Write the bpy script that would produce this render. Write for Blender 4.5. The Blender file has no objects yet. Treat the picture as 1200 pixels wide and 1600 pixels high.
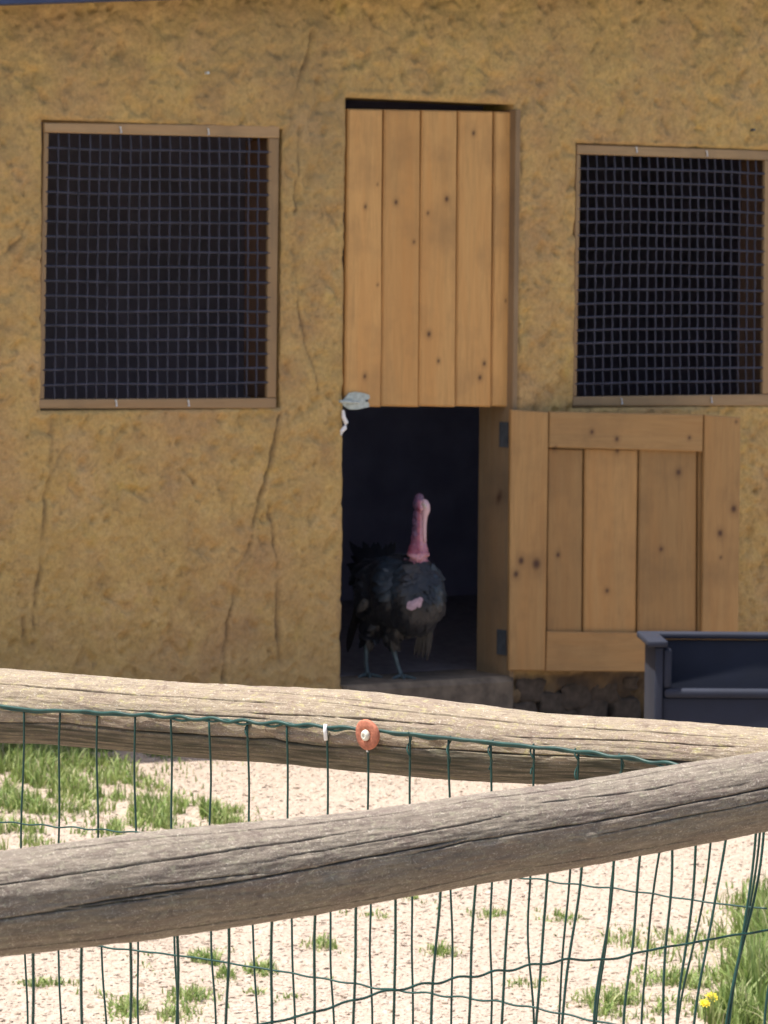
import bpy, math, random
import numpy as np
from mathutils import Vector, Matrix
random.seed(7)
RNG = np.random.default_rng(7)
SC = bpy.context.scene
COL = SC.collection

# ------------------------------------------------------------------ camera
FPX = 6000.0
PITCH = math.atan(350 / FPX)
ROLL = 0.010
FW = Vector((0, math.cos(PITCH), -math.sin(PITCH)))
R0 = Vector((1, 0, 0)); U0 = Vector((0, math.sin(PITCH), math.cos(PITCH)))
RT = R0 * math.cos(ROLL) + U0 * math.sin(ROLL)
UP = U0 * math.cos(ROLL) - R0 * math.sin(ROLL)
CAM = Vector((0, 0, 1.68))
cd = bpy.data.cameras.new('camera'); cam = bpy.data.objects.new('camera', cd); COL.objects.link(cam)
cd.sensor_fit = 'VERTICAL'; cd.sensor_height = 24.0; cd.lens = 24.0 * FPX / 1600
cd.clip_start = 0.1; cd.clip_end = 3000
M = Matrix((RT, UP, -FW)).transposed().to_4x4(); M.translation = CAM
cam.matrix_world = M
cd.dof.use_dof = True; cd.dof.focus_distance = 5.0; cd.dof.aperture_fstop = cd.lens / 4.3
SC.camera = cam

# ------------------------------------------------------------------ light
SUN = Vector((-0.27, -0.085, 0.88)).normalized()
EXPOSURE = 1.04
sun_el = math.asin(SUN.z); sun_az = math.atan2(SUN.x, SUN.y)
w = bpy.data.worlds.new('World'); SC.world = w; w.use_nodes = True
nt = w.node_tree; nt.nodes.clear()
sk = nt.nodes.new('ShaderNodeTexSky'); sk.sky_type = 'NISHITA'; sk.sun_disc = False
sk.air_density = 0.8; sk.dust_density = 3.0; sk.sun_elevation = sun_el; sk.sun_rotation = sun_az
bgn = nt.nodes.new('ShaderNodeBackground'); bgn.inputs[1].default_value = 0.10
on = nt.nodes.new('ShaderNodeOutputWorld')
nt.links.new(sk.outputs[0], bgn.inputs[0]); nt.links.new(bgn.outputs[0], on.inputs[0])
ld = bpy.data.lights.new('sun', 'SUN'); ld.energy = 3.9; ld.angle = math.radians(0.55); ld.color = (1.0, 0.95, 0.87)
lo = bpy.data.objects.new('sun', ld); COL.objects.link(lo)
lo.rotation_euler = (-SUN).to_track_quat('-Z', 'Y').to_euler(); lo.location = (0, 0, 30)
SC.view_settings.view_transform = 'Standard'; SC.view_settings.look = 'None'
SC.view_settings.exposure = EXPOSURE; SC.view_settings.gamma = 1.0
SC.view_settings.use_curve_mapping = False

# ------------------------------------------------------------------ numpy noise
def _hash(ix, iy, iz, seed):
    h = (ix.astype(np.int64) * 374761393 + iy.astype(np.int64) * 668265263 + iz.astype(np.int64) * 2147483647 + seed * 1274126177) & 0xffffffff
    h = ((h ^ (h >> 13)) * 1274126177) & 0xffffffff
    h = ((h ^ (h >> 16)) * 2246822519) & 0xffffffff
    return ((h ^ (h >> 15)) & 0xffffff) / float(0xffffff)
def vnoise(x, y, z=None, seed=0):
    x = np.asarray(x, float); y = np.asarray(y, float)
    z = np.zeros_like(x) if z is None else np.asarray(z, float)
    ix, iy, iz = np.floor(x), np.floor(y), np.floor(z)
    fx, fy, fz = x - ix, y - iy, z - iz
    fx = fx * fx * (3 - 2 * fx); fy = fy * fy * (3 - 2 * fy); fz = fz * fz * (3 - 2 * fz)
    r = 0
    for a in (0, 1):
        for b in (0, 1):
            for c in (0, 1):
                wt = (fx if a else 1 - fx) * (fy if b else 1 - fy) * (fz if c else 1 - fz)
                r = r + wt * _hash(ix + a, iy + b, iz + c, seed)
    return r * 2 - 1
def fbm(x, y, z=None, o=4, seed=0, g=0.5):
    a, s, f, r = 1.0, 0.0, 1.0, 0.0
    for k in range(o):
        r = r + a * vnoise(np.asarray(x) * f, np.asarray(y) * f, None if z is None else np.asarray(z) * f, seed + k * 17)
        s += a; a *= g; f *= 2.03
    return r / s

# ------------------------------------------------------------------ object helpers
def link(o, parent=None):
    COL.objects.link(o)
    if parent is not None: o.parent = parent
    return o
def tag(o, label=None, cat=None, group=None, kind=None):
    if label: o['label'] = label
    if cat: o['category'] = cat
    if group: o['group'] = group
    if kind: o['kind'] = kind
    return o
def empty(name, loc, label=None, cat=None, group=None, parent=None):
    o = bpy.data.objects.new(name, None); o.location = loc; o.empty_display_size = 0.1
    link(o, parent); return tag(o, label, cat, group)
def mesh(name, V, F, m, parent=None, smooth=False, label=None, attrs=None, mats=None, midx=None):
    """V in world coordinates; parents are unrotated empties, so subtract their place"""
    V = np.asarray(V, float).reshape(-1, 3)
    org = V.mean(axis=0)
    pl = np.zeros(3); p = parent
    while p is not None:
        pl = pl + np.array(p.location); p = p.parent
    me = bpy.data.meshes.new(name)
    me.from_pydata((V - org).tolist(), [], F if isinstance(F, list) else F.tolist())
    for mm in (mats or [m]): me.materials.append(mm)
    if midx is not None: me.polygons.foreach_set('material_index', midx)
    if smooth: me.polygons.foreach_set('use_smooth', [True] * len(me.polygons))
    if attrs:
        for k, a in attrs.items():
            at = me.attributes.new(k, 'FLOAT', 'POINT'); at.data.foreach_set('value', np.asarray(a, float))
    me.update()
    o = bpy.data.objects.new(name, me); o.location = org - pl
    link(o, parent)
    if label: o['label'] = label
    return o
def grid_faces(nx, ny, wrap=False):
    i = np.arange(nx - 1)[:, None]; j = np.arange(ny if wrap else ny - 1)[None, :]
    a = i * ny + j; b = (i + 1) * ny + j; c = (i + 1) * ny + (j + 1) % ny; d = i * ny + (j + 1) % ny
    return np.stack([a, b, c, d], -1).reshape(-1, 4)
def tube(pts, r, n=8, rs=None):
    """tube through 3-D points -> V,F arrays"""
    P = [Vector(p) for p in pts]; V = []; N = len(P)
    up = Vector((0, 0, 1))
    for i, p in enumerate(P):
        t = (P[min(i + 1, N - 1)] - P[max(i - 1, 0)]).normalized()
        ref = up if abs(t.z) < 0.9 else Vector((1, 0, 0))
        a = t.cross(ref).normalized(); b = a.cross(t).normalized()
        rr = rs[i] if rs is not None else r
        for k in range(n):
            an = 2 * math.pi * k / n
            V.append(p + a * math.cos(an) * rr + b * math.sin(an) * rr)
    F = grid_faces(N, n, True).tolist()
    F.append(list(range(n))); F.append([(N - 1) * n + k for k in reversed(range(n))])
    return V, F
class MB:
    def __init__(s): s.V = []; s.F = []
    def add(s, V, F):
        o = len(s.V); s.V += [tuple(v) for v in V]; s.F += [[i + o for i in f] for f in (F if isinstance(F, list) else F.tolist())]
        return s

# ------------------------------------------------------------------ wall frame
TH = math.radians(35.5)
WN = Vector((math.sin(TH), -math.cos(TH), 0)); WU = Vector((math.cos(TH), math.sin(TH), 0))
WO = Vector((0, 14.89, 0))
def ray(px, py): return FW + RT * ((px - 600) / FPX) + UP * ((800 - py) / FPX)
def hit(px, py, P, N):
    d = ray(px, py); return CAM + d * ((P - CAM).dot(N) / d.dot(N))
def W(px, py, off=0.0):
    p = hit(px, py, WO + WN * off, WN); return (p - WO).dot(WU), p.z
def wp(u, z, off=0.0): return WO + WU * u + WN * off + Vector((0, 0, z))
def gz(x, y):
    """height of the yard"""
    x = np.asarray(x, float); y = np.asarray(y, float)
    return -0.075 - 0.085 * np.tanh(x / 1.4) * np.clip((y - 5) / 6, 0, 1) + 0.018 * fbm(x * 0.7, y * 0.7, seed=5, o=3)
def G(px, py):
    z = -0.07
    for _ in range(6):
        p = hit(px, py, Vector((0, 0, z)), Vector((0, 0, 1))); z = float(gz(p.x, p.y))
    return p

# ------------------------------------------------------------------ materials
def mat(name):
    m = bpy.data.materials.new(name); m.use_nodes = True
    t = m.node_tree; b = t.nodes['Principled BSDF']
    return m, t, b
def nn(t, typ, **k):
    n = t.nodes.new(typ)
    for a, v in k.items(): setattr(n, a, v)
    return n
def noise(t, scale, detail=4, rough=0.55, dist=0.0, vec=None):
    n = nn(t, 'ShaderNodeTexNoise'); n.inputs['Scale'].default_value = scale
    n.inputs['Detail'].default_value = detail; n.inputs['Roughness'].default_value = rough
    n.inputs['Distortion'].default_value = dist
    if vec: t.links.new(vec, n.inputs['Vector'])
    return n.outputs['Fac']
def ramp(t, src, stops):
    n = nn(t, 'ShaderNodeValToRGB'); e = n.color_ramp.elements
    while len(e) < len(stops): e.new(0.5)
    for i, (p, c) in enumerate(stops):
        e[i].position = p; e[i].color = (*c, 1) if len(c) == 3 else c
    t.links.new(src, n.inputs[0]); return n.outputs[0]
def mix(t, a, b, f, mode='MIX'):
    n = nn(t, 'ShaderNodeMix', data_type='RGBA', blend_type=mode)
    def s(sock, v):
        if hasattr(v, 'links'): t.links.new(v, sock)
        else: sock.default_value = (*v, 1) if isinstance(v, tuple) else v
    s(n.inputs[0], f); s(n.inputs[6], a); s(n.inputs[7], b); return n.outputs[2]
def objvec(t, scale=(1, 1, 1), rot=(0, 0, 0)):
    c = nn(t, 'ShaderNodeTexCoord'); mp = nn(t, 'ShaderNodeMapping')
    mp.inputs['Scale'].default_value = scale; mp.inputs['Rotation'].default_value = rot
    t.links.new(c.outputs['Object'], mp.inputs[0]); return mp.outputs[0]
def bump(t, b, h, strength=0.5, dist=0.01, prev=None):
    n = nn(t, 'ShaderNodeBump'); n.inputs['Strength'].default_value = strength; n.inputs['Distance'].default_value = dist
    t.links.new(h, n.inputs['Height'])
    if prev: t.links.new(prev, n.inputs['Normal'])
    t.links.new(n.outputs[0], b.inputs['Normal']); return n.outputs[0]
def attr(t, name):
    n = nn(t, 'ShaderNodeAttribute'); n.attribute_name = name; return n.outputs['Fac']
def setc(t, b, c):
    if hasattr(c, 'links'): t.links.new(c, b.inputs['Base Color'])
    else: b.inputs['Base Color'].default_value = (*c, 1)
def simple(name, c, rough=0.6, metal=0.0, var=0.25, scale=30):
    m, t, b = mat(name)
    v = objvec(t); f = noise(t, scale, 5, vec=v)
    d = tuple(x * (1 - var) for x in c); l = tuple(min(1, x * (1 + var)) for x in c)
    setc(t, b, ramp(t, f, [(0.3, d), (0.7, l)]))
    b.inputs['Roughness'].default_value = rough; b.inputs['Metallic'].default_value = metal
    bump(t, b, f, 0.25, 0.004)
    return m

def m_clay():
    m, t, b = mat('ochre_clay_plaster')
    v = objvec(t)
    big = noise(t, 2.3, 5, 0.6, vec=v); midn = noise(t, 9, 6, 0.65, 0.4, vec=v)
    fine = noise(t, 60, 6, 0.7, vec=v)
    c = ramp(t, midn, [(0.28, (0.37, 0.235, 0.10)), (0.45, (0.49, 0.318, 0.128)), (0.60, (0.60, 0.405, 0.165)), (0.8, (0.67, 0.475, 0.22))])
    tint = ramp(t, big, [(0.35, (0.50, 0.305, 0.14)), (0.55, (0.56, 0.38, 0.125)), (0.7, (0.59, 0.375, 0.185))])
    c = mix(t, c, tint, 0.5)
    sp = noise(t, 24, 3, 0.6, 0.6, vec=v)
    c = mix(t, c, (0.17, 0.11, 0.055), ramp(t, sp, [(0.60, (0, 0, 0)), (0.72, (0.42, 0.42, 0.42))]))
    c = mix(t, c, (0.60, 0.43, 0.08), ramp(t, noise(t, 6.5, 4, 0.7, vec=objvec(t, (1.1, 1.1, 1.1), (1, 2, 0))), [(0.60, (0, 0, 0)), (0.74, (0.30, 0.30, 0.30))]))
    c = mix(t, c, mix(t, c, (0.5, 0.5, 0.5), 1.0, 'MULTIPLY'), ramp(t, fine, [(0.35, (0.5, 0.5, 0.5)), (0.6, (0, 0, 0))]))
    c = mix(t, c, (0.25, 0.175, 0.105), attr(t, 'damp'))
    c = mix(t, c, (0.085, 0.06, 0.042), attr(t, 'crack'))
    setc(t, b, c); b.inputs['Roughness'].default_value = 0.95
    n1 = bump(t, b, fine, 0.6, 0.006); bump(t, b, noise(t, 28, 5, 0.7, 0.5, vec=v), 0.55, 0.012, n1)
    return m
def m_pine(name, base=(0.44, 0.265, 0.13), axis='z', knots=True, dark=1.0):
    m, t, b = mat(name)
    sc = {'z': (1, 1, 0.08), 'u': (0.08, 0.08, 1)}[axis]
    oi = nn(t, 'ShaderNodeObjectInfo')
    co = nn(t, 'ShaderNodeTexCoord'); ad = nn(t, 'ShaderNodeVectorMath', operation='ADD')
    t.links.new(co.outputs['Object'], ad.inputs[0])
    ml = nn(t, 'ShaderNodeMath', operation='MULTIPLY'); ml.inputs[1].default_value = 37
    t.links.new(oi.outputs['Random'], ml.inputs[0]); t.links.new(ml.outputs[0], ad.inputs[1])
    mp = nn(t, 'ShaderNodeMapping'); mp.inputs['Scale'].default_value = sc; t.links.new(ad.outputs[0], mp.inputs[0])
    g = noise(t, 55, 6, 0.6, 1.2, vec=mp.outputs[0]); g2 = noise(t, 12, 4, 0.6, 0.8, vec=mp.outputs[0])
    B = np.array(base) * dark
    c = ramp(t, g, [(0.3, tuple(B * 0.84)), (0.5, tuple(B)), (0.72, tuple(np.minimum(B * 1.12, 1)))])
    c = mix(t, c, tuple(B * np.array([1.0, 0.86, 0.72])), ramp(t, g2, [(0.42, (0, 0, 0)), (0.7, (0.7, 0.7, 0.7))]))
    blot = noise(t, 4.0, 4, 0.6, vec=ad.outputs[0])
    c = mix(t, c, tuple(B * np.array([0.62, 0.62, 0.66])), ramp(t, blot, [(0.48, (0, 0, 0)), (0.75, (0.75, 0.75, 0.75))]))
    hsv = nn(t, 'ShaderNodeHueSaturation'); t.links.new(c, hsv.inputs['Color'])
    mr = nn(t, 'ShaderNodeMapRange'); mr.inputs[3].default_value = 0.82; mr.inputs[4].default_value = 1.18
    t.links.new(oi.outputs['Random'], mr.inputs[0]); t.links.new(mr.outputs[0], hsv.inputs['Value'])
    c = hsv.outputs[0]
    if knots: c = mix(t, c, (0.07, 0.03, 0.015), attr(t, 'knot'))
    setc(t, b, c); b.inputs['Roughness'].default_value = 0.7
    bump(t, b, g, 0.25, 0.003)
    return m
def m_log(name, light, mid, darkc, lich, under_shade=(0.10, 0.085, 0.05)):
    m, t, b = mat(name)
    a = attr(t, 'along'); ar = attr(t, 'around')
    cx = nn(t, 'ShaderNodeCombineXYZ'); t.links.new(a, cx.inputs[0]); t.links.new(ar, cx.inputs[1])
    def mp(s):
        q = nn(t, 'ShaderNodeMapping'); q.inputs['Scale'].default_value = s; t.links.new(cx.outputs[0], q.inputs[0]); return q.outputs[0]
    g = noise(t, 1, 7, 0.72, 1.4, vec=mp((26, 150, 1)))
    bl = noise(t, 1, 5, 0.65, 0.6, vec=mp((12, 30, 1)))
    sp = noise(t, 1, 5, 0.75, 0.5, vec=mp((70, 130, 1)))
    fib = noise(t, 1, 3, 0.7, 2.2, vec=mp((150, 260, 1)))
    c = ramp(t, g, [(0.32, darkc), (0.5, mid), (0.68, light)])
    c = mix(t, c, mid, 0.25)
    c = mix(t, c, tuple(x * y for x, y in zip(mid, (0.74, 0.66, 0.72))), ramp(t, bl, [(0.45, (0, 0, 0)), (0.68, (0.75, 0.75, 0.75))]))
    c = mix(t, c, lich, ramp(t, sp, [(0.54, (0, 0, 0)), (0.64, (0.8, 0.8, 0.8))]))
    c = mix(t, c, (0.56, 0.50, 0.42), ramp(t, fib, [(0.57, (0, 0, 0)), (0.64, (0.6, 0.6, 0.6))]))
    sp2 = noise(t, 1, 4, 0.8, 1.0, vec=mp((44, 75, 1)))
    c = mix(t, c, tuple(x * y for x, y in zip(mid, (0.55, 0.48, 0.52))), ramp(t, sp2, [(0.56, (0, 0, 0)), (0.66, (0.7, 0.7, 0.7))]))
    fl = noise(t, 1, 2, 0.6, 3.0, vec=mp((260, 420, 1)))
    c = mix(t, c, tuple(x * 0.5 for x in mid), ramp(t, fl, [(0.60, (0, 0, 0)), (0.68, (0.6, 0.6, 0.6))]))
    c = mix(t, c, under_shade, attr(t, 'under_shade'))  # shade on the log's underside, painted into its colour
    c = mix(t, c, tuple(x * 0.25 for x in mid), attr(t, 'crack'))
    setc(t, b, c); b.inputs['Roughness'].default_value = 0.9
    n1 = bump(t, b, g, 0.6, 0.0014); n2 = bump(t, b, sp, 0.7, 0.0016, n1); bump(t, b, fib, 0.5, 0.001, n2)
    return m
def m_ground():
    m, t, b = mat('gravel_ground')
    v = objvec(t)
    vo = nn(t, 'ShaderNodeTexVoronoi'); vo.inputs['Scale'].default_value = 62; t.links.new(v, vo.inputs['Vector'])
    f = noise(t, 30, 5, 0.6, vec=v); bg = noise(t, 1.7, 4, 0.6, vec=v)
    c = ramp(t, vo.outputs['Color'], [(0.15, (0.34, 0.265, 0.208)), (0.5, (0.385, 0.305, 0.245)), (0.85, (0.43, 0.355, 0.29))])
    c = mix(t, c, (0.44, 0.36, 0.28), ramp(t, bg, [(0.4, (0, 0, 0)), (0.7, (0.5, 0.5, 0.5))]))
    # far from the yard the gravel gives way to meadow
    sx = nn(t, 'ShaderNodeVectorMath', operation='LENGTH'); t.links.new(v, sx.inputs[0])
    far = nn(t, 'ShaderNodeMapRange'); far.inputs[1].default_value = 9; far.inputs[2].default_value = 14
    t.links.new(sx.outputs['Value'], far.inputs[0])
    c = mix(t, c, mix(t, (0.05, 0.085, 0.02), (0.10, 0.13, 0.04), f), far.outputs[0])
    setc(t, b, c); b.inputs['Roughness'].default_value = 0.95
    bump(t, b, vo.outputs['Distance'], 0.8, 0.008)
    return m
def m_tone(name, stops, rough=0.9, scat=False, at='tone'):
    m, t, b = mat(name)
    setc(t, b, ramp(t, attr(t, at), stops)); b.inputs['Roughness'].default_value = rough
    if scat:
        b.inputs['Subsurface Weight'].default_value = 0.0
        tr = nn(t, 'ShaderNodeBsdfTranslucent'); t.links.new(ramp(t, attr(t, at), stops), tr.inputs[0])
        ms = nn(t, 'ShaderNodeMixShader'); ms.inputs[0].default_value = 0.35
        o = t.nodes['Material Output']; t.links.new(b.outputs[0], ms.inputs[1]); t.links.new(tr.outputs[0], ms.inputs[2]); t.links.new(ms.outputs[0], o.inputs[0])
    return m
MAT = {}
MAT['clay'] = m_clay()
MAT['pine'] = m_pine('pine_boards_upper_door', (0.53, 0.302, 0.108))
MAT['pine2'] = m_pine('pine_boards_lower_door', (0.37, 0.215, 0.080))
MAT['pineh'] = m_pine('pine_rails_lower_door', (0.39, 0.230, 0.088), 'u')
MAT['framez'] = m_pine('grey_brown_window_wood', (0.32, 0.215, 0.112), 'z', False)
MAT['frameu'] = m_pine('grey_brown_window_wood_across', (0.335, 0.225, 0.118), 'u', False)
MAT['jamb'] = m_pine('brown_jamb_wood', (0.22, 0.15, 0.082), 'z', True)
MAT['wjamb'] = m_pine('dark_window_lining', (0.13, 0.075, 0.05), 'z', True)
MAT['dark'] = simple('dark_shed_inside', (0.36, 0.33, 0.43), 0.9, 0, 0.15, 5)
MAT['floor'] = simple('dusty_earth_floor', (0.30, 0.27, 0.28), 0.95, 0, 0.3, 25)
MAT['sill'] = simple('concrete_threshold', (0.16, 0.125, 0.09), 0.95, 0, 0.35, 18)
MAT['stone'] = simple('dirty_base_stone', (0.09, 0.068, 0.05), 0.95, 0, 0.45, 22)
MAT['blue'] = simple('dark_blue_roof_paint', (0.035, 0.055, 0.13), 0.7, 0, 0.3, 8)
MAT['tile'] = simple('dull_red_roof', (0.22, 0.11, 0.07), 0.9, 0, 0.3, 8)
MAT['galv'] = simple('dull_galvanised_wire', (0.040, 0.042, 0.066), 0.85, 0.0, 0.3, 20)
MAT['staple'] = simple('pale_steel_staple', (0.62, 0.64, 0.66), 0.4, 0.3, 0.1, 50)
MAT['latch'] = simple('pale_blue_grey_metal', (0.46, 0.52, 0.50), 0.5, 0.2, 0.25, 50)
MAT['hinge'] = simple('grey_steel_hinge', (0.09, 0.10, 0.11), 0.6, 0.3, 0.2, 40)
MAT['plastic'] = simple('black_blue_plastic', (0.008, 0.012, 0.028), 0.8, 0, 0.15, 10)
MAT['green'] = simple('green_coated_wire', (0.006, 0.045, 0.036), 0.5, 0, 0.3, 60)
MAT['washer'] = simple('rusty_terracotta_washer', (0.42, 0.15, 0.09), 0.85, 0, 0.3, 180)
MAT['screw'] = simple('ivory_screw_head', (0.72, 0.70, 0.60), 0.35, 0.1, 0.1, 90)
MAT['tie'] = simple('white_plastic_tie', (0.8, 0.8, 0.8), 0.4, 0, 0.05, 30)
MAT['ground'] = m_ground()
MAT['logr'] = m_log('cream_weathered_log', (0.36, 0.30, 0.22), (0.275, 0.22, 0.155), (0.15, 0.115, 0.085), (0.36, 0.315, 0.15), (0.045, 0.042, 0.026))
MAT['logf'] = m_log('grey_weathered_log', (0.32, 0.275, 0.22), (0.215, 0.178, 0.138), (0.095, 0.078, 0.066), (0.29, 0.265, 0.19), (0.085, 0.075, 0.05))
MAT['gravel'] = m_tone('crushed_limestone', [(0, (0.20, 0.145, 0.10)), (0.12, (0.345, 0.277, 0.217)), (0.45, (0.39, 0.318, 0.254)), (0.75, (0.43, 0.358, 0.294)), (1, (0.52, 0.45, 0.385))])
MAT['grass'] = m_tone('grass_blades', [(0, (0.07, 0.12, 0.025)), (0.3, (0.17, 0.26, 0.06)), (0.55, (0.28, 0.36, 0.11)), (0.8, (0.34, 0.38, 0.16)), (1, (0.52, 0.47, 0.29))], 0.6, True)
MAT['petal'] = simple('yellow_petal', (0.80, 0.62, 0.03), 0.6, 0, 0.1, 60)
MAT['stem'] = simple('green_stem', (0.08, 0.14, 0.03), 0.6, 0, 0.2, 60)

# ------------------------------------------------------------------ the yard
def build_ground():
    def axis(lo, hi, step, far):
        a = list(np.arange(lo, hi + 1e-6, step)); d = step; x = hi
        while x < far: d *= 1.5; x += d; a.append(x)
        d = step; x = lo
        while x > -far: d *= 1.5; x -= d; a.insert(0, x)
        return np.array(a)
    X = axis(-4, 5, 0.12, 1200); Y = axis(2, 19, 0.12, 1200)
    gx, gy = np.meshgrid(X, Y, indexing='ij'); z = gz(gx, gy)
    V = np.stack([gx, gy, z], -1).reshape(-1, 3)
    o = mesh('gravel_yard', V, grid_faces(len(X), len(Y)), MAT['ground'], smooth=True)
    # keep texture origin near the yard
    off = Vector((0, 11, 0)) - o.location; o.data.transform(Matrix.Translation(-off)); o.location = o.location + off
    tag(o, 'pale crushed gravel ground of the yard', None, None, 'structure')
build_ground()
ICO = None
def build_gravel():
    t = (1 + 5 ** .5) / 2
    iv = np.array([(-1, t, 0), (1, t, 0), (-1, -t, 0), (1, -t, 0), (0, -1, t), (0, 1, t), (0, -1, -t), (0, 1, -t), (t, 0, -1), (t, 0, 1), (-t, 0, -1), (-t, 0, 1)], float)
    iv /= np.linalg.norm(iv[0])
    fi = np.array([(0, 11, 5), (0, 5, 1), (0, 1, 7), (0, 7, 10), (0, 10, 11), (1, 5, 9), (5, 11, 4), (11, 10, 2), (10, 7, 6), (7, 1, 8), (3, 9, 4), (3, 4, 2), (3, 2, 6), (3, 6, 8), (3, 8, 9), (4, 9, 5), (2, 4, 11), (6, 2, 10), (8, 6, 7), (9, 8, 1)])
    n = 95000
    y = RNG.uniform(7.9, 15.6, n); x = RNG.uniform(-0.5, 0.5, n) * (y * 0.2 + 1.1)
    s = 0.0040 + 0.0075 * RNG.random(n) ** 3
    sc = np.stack([s * RNG.uniform(.8, 1.5, n), s * RNG.uniform(.7, 1.2, n), s * RNG.uniform(.28, .5, n)], -1)
    a = RNG.uniform(0, 6.28, n); tl = RNG.normal(0, .2, (n, 2))
    loc = iv[None] * sc[:, None] * RNG.uniform(.75, 1.25, (n, 12, 1))
    ca, sa = np.cos(a)[:, None], np.sin(a)[:, None]
    X = loc[..., 0] * ca - loc[..., 1] * sa; Y = loc[..., 0] * sa + loc[..., 1] * ca
    Z = loc[..., 2] + X * tl[:, :1] + Y * tl[:, 1:]
    base = gz(x, y) - s * 0.02
    V = np.stack([X + x[:, None], Y + y[:, None], Z + base[:, None]], -1).reshape(-1, 3)
    # leave out those inside the house
    F = (fi[None] + (np.arange(n) * 12)[:, None, None])
    inside = ((x - WO.x) * WN.x + (y - WO.y) * WN.y) < 0.03
    F = F[~inside].reshape(-1, 3)
    big = np.clip(0.5 + 0.5 * fbm(x * 1.3, y * 1.3, seed=31), 0, 1)
    tone = np.clip(0.25 + 0.45 * RNG.random(n) + 0.35 * (big - .3), 0, 1)
    tone[RNG.random(n) < 0.025] = 0.0
    tone = np.clip(tone - .35 * np.clip(fbm(x * 2.1, y * 1.2, seed=33, o=3) * 2 - .2, 0, 1), 0, 1)
    o = mesh('gravel', V, F, MAT['gravel'], attrs={'tone': np.repeat(tone, 12)})
    tag(o, 'loose pinkish white crushed stones covering the yard', None, None, 'stuff')
build_gravel()

def blades(pts, hs, width, lean, name, m, label, kind='stuff'):
    """tapered bent grass blades; pts Nx3, hs heights"""
    n = len(pts); a = RNG.uniform(0, 6.28, n); ln = np.abs(RNG.normal(0, lean, n)) * hs
    d = np.stack([np.cos(a), np.sin(a), 0 * a], -1); sd = np.stack([-np.sin(a), np.cos(a), 0 * a], -1)
    rot = RNG.uniform(-.9, .9, n)[:, None]; sd = sd * np.cos(rot) + d * np.sin(rot)
    V = []
    ww = width * RNG.uniform(.6, 1.4, n)
    for f, wd in ((0, 1), (.4, .9), (.75, .6)):
        c = pts + d * (ln * f * f)[:, None]; c = c + np.array([0, 0, 1.0]) * (hs * (f - .25 * f * f * ln / hs))[:, None]
        V += [c - sd * (ww * wd)[:, None], c + sd * (ww * wd)[:, None]]
    c = pts + d * ln[:, None]; c = c + np.array([0, 0, 1.0]) * (hs * (1 - .3 * ln / hs))[:, None]
    V.append(c)
    V = np.stack(V, 1).reshape(-1, 3)
    q = np.array([(0, 1, 3, 2), (2, 3, 5, 4)]); F = (q[None] + (np.arange(n) * 7)[:, None, None]).reshape(-1, 4).tolist()
    F += (np.array([(4, 5, 6)])[None] + (np.arange(n) * 7)[:, None, None]).reshape(-1, 3).tolist()
    tone = np.clip(RNG.normal(.5, .24, n), 0, 1)
    o = mesh(name, V, F, m, attrs={'tone': np.repeat(tone, 7)})
    return tag(o, label, None, None, kind)
def patch(px, py, rx, ry, n, h, dens_seed=0):
    """n blades round a ground point; rx, ry spreads in pixels"""
    c = G(px, py); e = G(px + rx, py); sx = abs(e.x - c.x)
    f = G(px, py + ry); sy = max(0.02, abs(c.y - f.y))
    P = []
    k = 0
    n = int(n * .72)
    while len(P) < n and k < n * 30:
        k += 1
        x = c.x + random.gauss(0, sx * .75); y = c.y + random.gauss(0, sy * .75)
        if vnoise(np.array([x * 13]), np.array([y * 7]), seed=77 + dens_seed)[0] + .5 * vnoise(np.array([x * 31]), np.array([y * 17]), seed=78)[0] < 0.0 + .12 * random.gauss(0, 1): continue
        if ((Vector((x, y, 0)) - WO).dot(WN)) < 0.05: continue
        P.append((x, y))
    P = np.array(P); z = gz(P[:, 0], P[:, 1])
    rr = np.hypot((P[:, 0] - c.x) / (sx * .9), (P[:, 1] - c.y) / (sy * .9))
    hh = h * RNG.uniform(.3, 1.3, len(P)) * np.clip(1.15 - .45 * rr, .3, 1)
    return np.column_stack([P, z]), hh
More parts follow.
